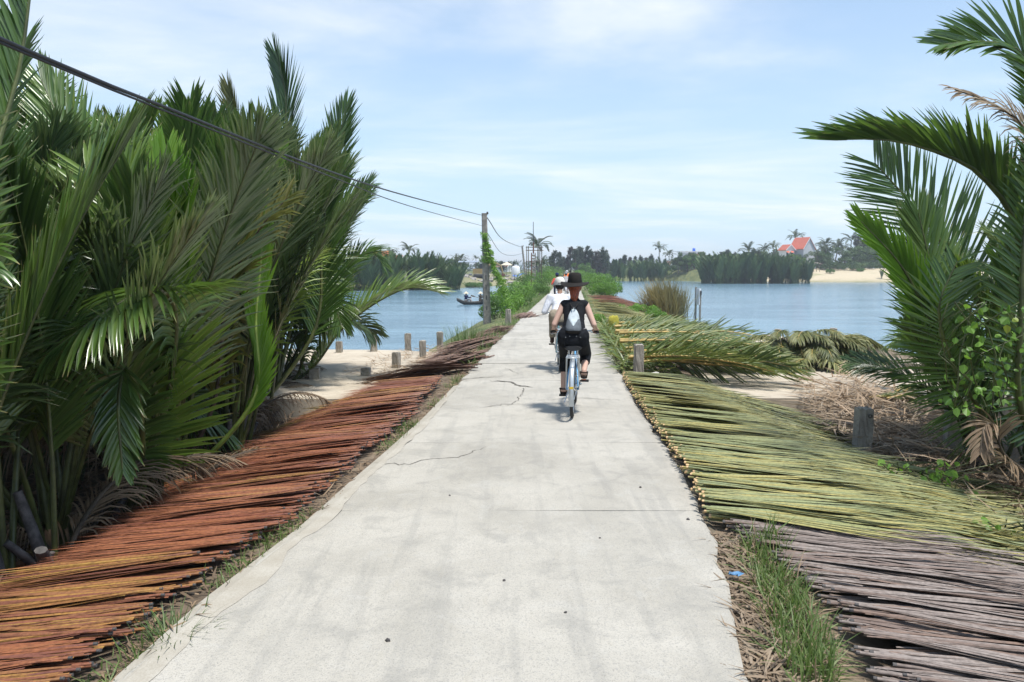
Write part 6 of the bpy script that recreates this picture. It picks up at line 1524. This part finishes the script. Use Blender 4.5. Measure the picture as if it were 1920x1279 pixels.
# ---- the building site at the end of the left river
M['rubble'] = plain('rubble', (.34, .31, .28), .95, var=.4, scale=2.5, bump=.6)
for i in range(34):
    px = rng.uniform(868, 985); d = rng.uniform(136, 152); x = (px - 960) * d / F
    m = MB(); s = rng.uniform(.25, .7); m.ico((0, 0, 0), (s * 1.3, s, s * .6), 0, 1, .3, i); o = m.build('rubble_block', M['rubble']); o.location = (x, d, hz(x, d) + s * .2); o.rotation_euler = (0, 0, i)
    tag(o, 'grey rubble lump on the building site behind the slotted pole', 'rubble', 'rubble on the building site')
for i in range(20):
    px = rng.uniform(858, 912); d = rng.uniform(124, 129); x = (px - 960) * d / F
    shrub(x, d, 2.2, .75, 380, .13, 'leaf_bush', 'low green scrub at the waterline right of the left stand', 560 + i, group='scrub at the waterline right of the left stand', z=WATER + .02)
d = 146; x = (967 - 960) * d / F; o = empty('storage_tank', (x, d, hz(x, d))); m = MB(); m.lathe([(0, 0), (.75, 0), (.8, .05), (.8, 2.2), (.7, 2.35), (0, 2.6)], 18); m.build('shell', M['wallw'], o); m = MB(); m.lathe([(0, 2.55), (.25, 2.57), (.25, 2.7), (0, 2.72)], 12); m.build('lid', M['wallg'], o); tag(o, 'white upright storage tank on the building site left of the leaning pole', 'tank')
d = 128; x = (975 - 960) * d / F; o = empty('tarp_shelter', (x, d, max(hz(x, d), WATER)))
for x_ in (-.9, .9):
    for y_ in (-.6, .6): m = MB(); m.tube([(x_, y_, -.3), (x_, y_, 2.1)], .05, 6); m.build('post', M['wood'], o)
m = MB(); v = [(a_ * 1.15, b2 * .8, 2.1 + .15 * math.sin(a_ * 3) - .15 * abs(b2) + .1 * a_) for a_ in np.linspace(-1, 1, 9) for b2 in np.linspace(-1, 1, 5)]
m.add(v, [[i * 5 + j, (i + 1) * 5 + j, (i + 1) * 5 + j + 1, i * 5 + j + 1] for i in range(8) for j in range(4)], 0, None, True); m.build('tarp', M['tarp'], o); tag(o, 'lean-to with a blue tarp at the water left of the leaning pole', 'shelter')
d = 142; x = (902 - 960) * d / F; o = empty('excavator', (x, d, hz(x, d))); M['yel'] = plain('faded_yellow_paint', (.30, .21, .08), .6, var=.3)
for sy in (-.8, .8): m = MB(); m.tube([(-1.3, sy, .35), (1.3, sy, .35)], .35, 10, flat=1); m.build('track', M['tyre'], o)
m = MB(); m.box((-.4, 0, 1.2), (2.0, 1.7, .9)); m.build('body', M['yel'], o); m = MB(); m.box((.3, .35, 2.0), (.95, .9, 1.1)); m.build('cab', M['glass'], o)
m = MB(); m.tube([(.5, -.3, 1.4), (2.2, -.3, 2.9), (3.6, -.3, 2.2), (4.0, -.3, .8)], [.2, .18, .15, .12], 6); m.build('boom', M['yel'], o); m = MB(); m.box((4.0, -.3, .5), (.6, .7, .6), 0, (0, .4, 0)); m.build('bucket', M['rust'], o)
tag(o, 'faded yellow excavator on the building site behind the slotted pole', 'excavator')
d = 145; x = (898 - 960) * d / F; o = empty('site_roof', (x - 2, d + 1, hz(x - 2, d)))
for x_ in (-1.4, 1.4):
    for y_ in (-.8, .8): m = MB(); m.tube([(x_, y_, -.2), (x_, y_, 2.5)], .05, 6); m.build('post', M['wood'], o)
m = MB(); m.box((0, 0, 2.55), (3.6, 2.4, .08), 0, (.1, 0, 0)); m.build('roof', plain('tin_sheet', (.45, .5, .56), .4, .6), o); tag(o, 'small tin roof on posts beside the excavator', 'shelter')
d = 150; x = (950 - 960) * d / F; o = empty('parasol', (x, d, hz(x, d))); m = MB(); m.tube([(0, 0, -.2), (0, 0, 2.5)], .04, 6); m.build('pole', M['wood'], o); m = MB(); m.lathe([(1.2, 2.0), (.6, 2.35), (.01, 2.6)], 10); m.build('canopy', M['straw'], o); tag(o, 'pale parasol on the building site between the poles', 'parasol')

# ---- humid air over the river
bm = bmesh.new(); bmesh.ops.create_cube(bm, size=1)
me = bpy.data.meshes.new('haze'); bm.to_mesh(me); bm.free()
hzo = link('haze', me); hzo.scale = (5000, 5000, 24); hzo.location = (0, 2300, 24 / 2 - 3.6)
hm = bpy.data.materials.new('haze'); hm.use_nodes = True
hn = hm.node_tree.nodes; hn.remove(hn['Principled BSDF']); pv_ = hn.new('ShaderNodeVolumePrincipled')
pv_.inputs['Color'].default_value = (.86, .92, 1.0, 1); pv_.inputs['Density'].default_value = .0007; pv_.inputs['Anisotropy'].default_value = .2
hm.node_tree.links.new(pv_.outputs[0], hn['Material Output'].inputs['Volume'])
me.materials.append(hm); tag(hzo, kind='stuff')
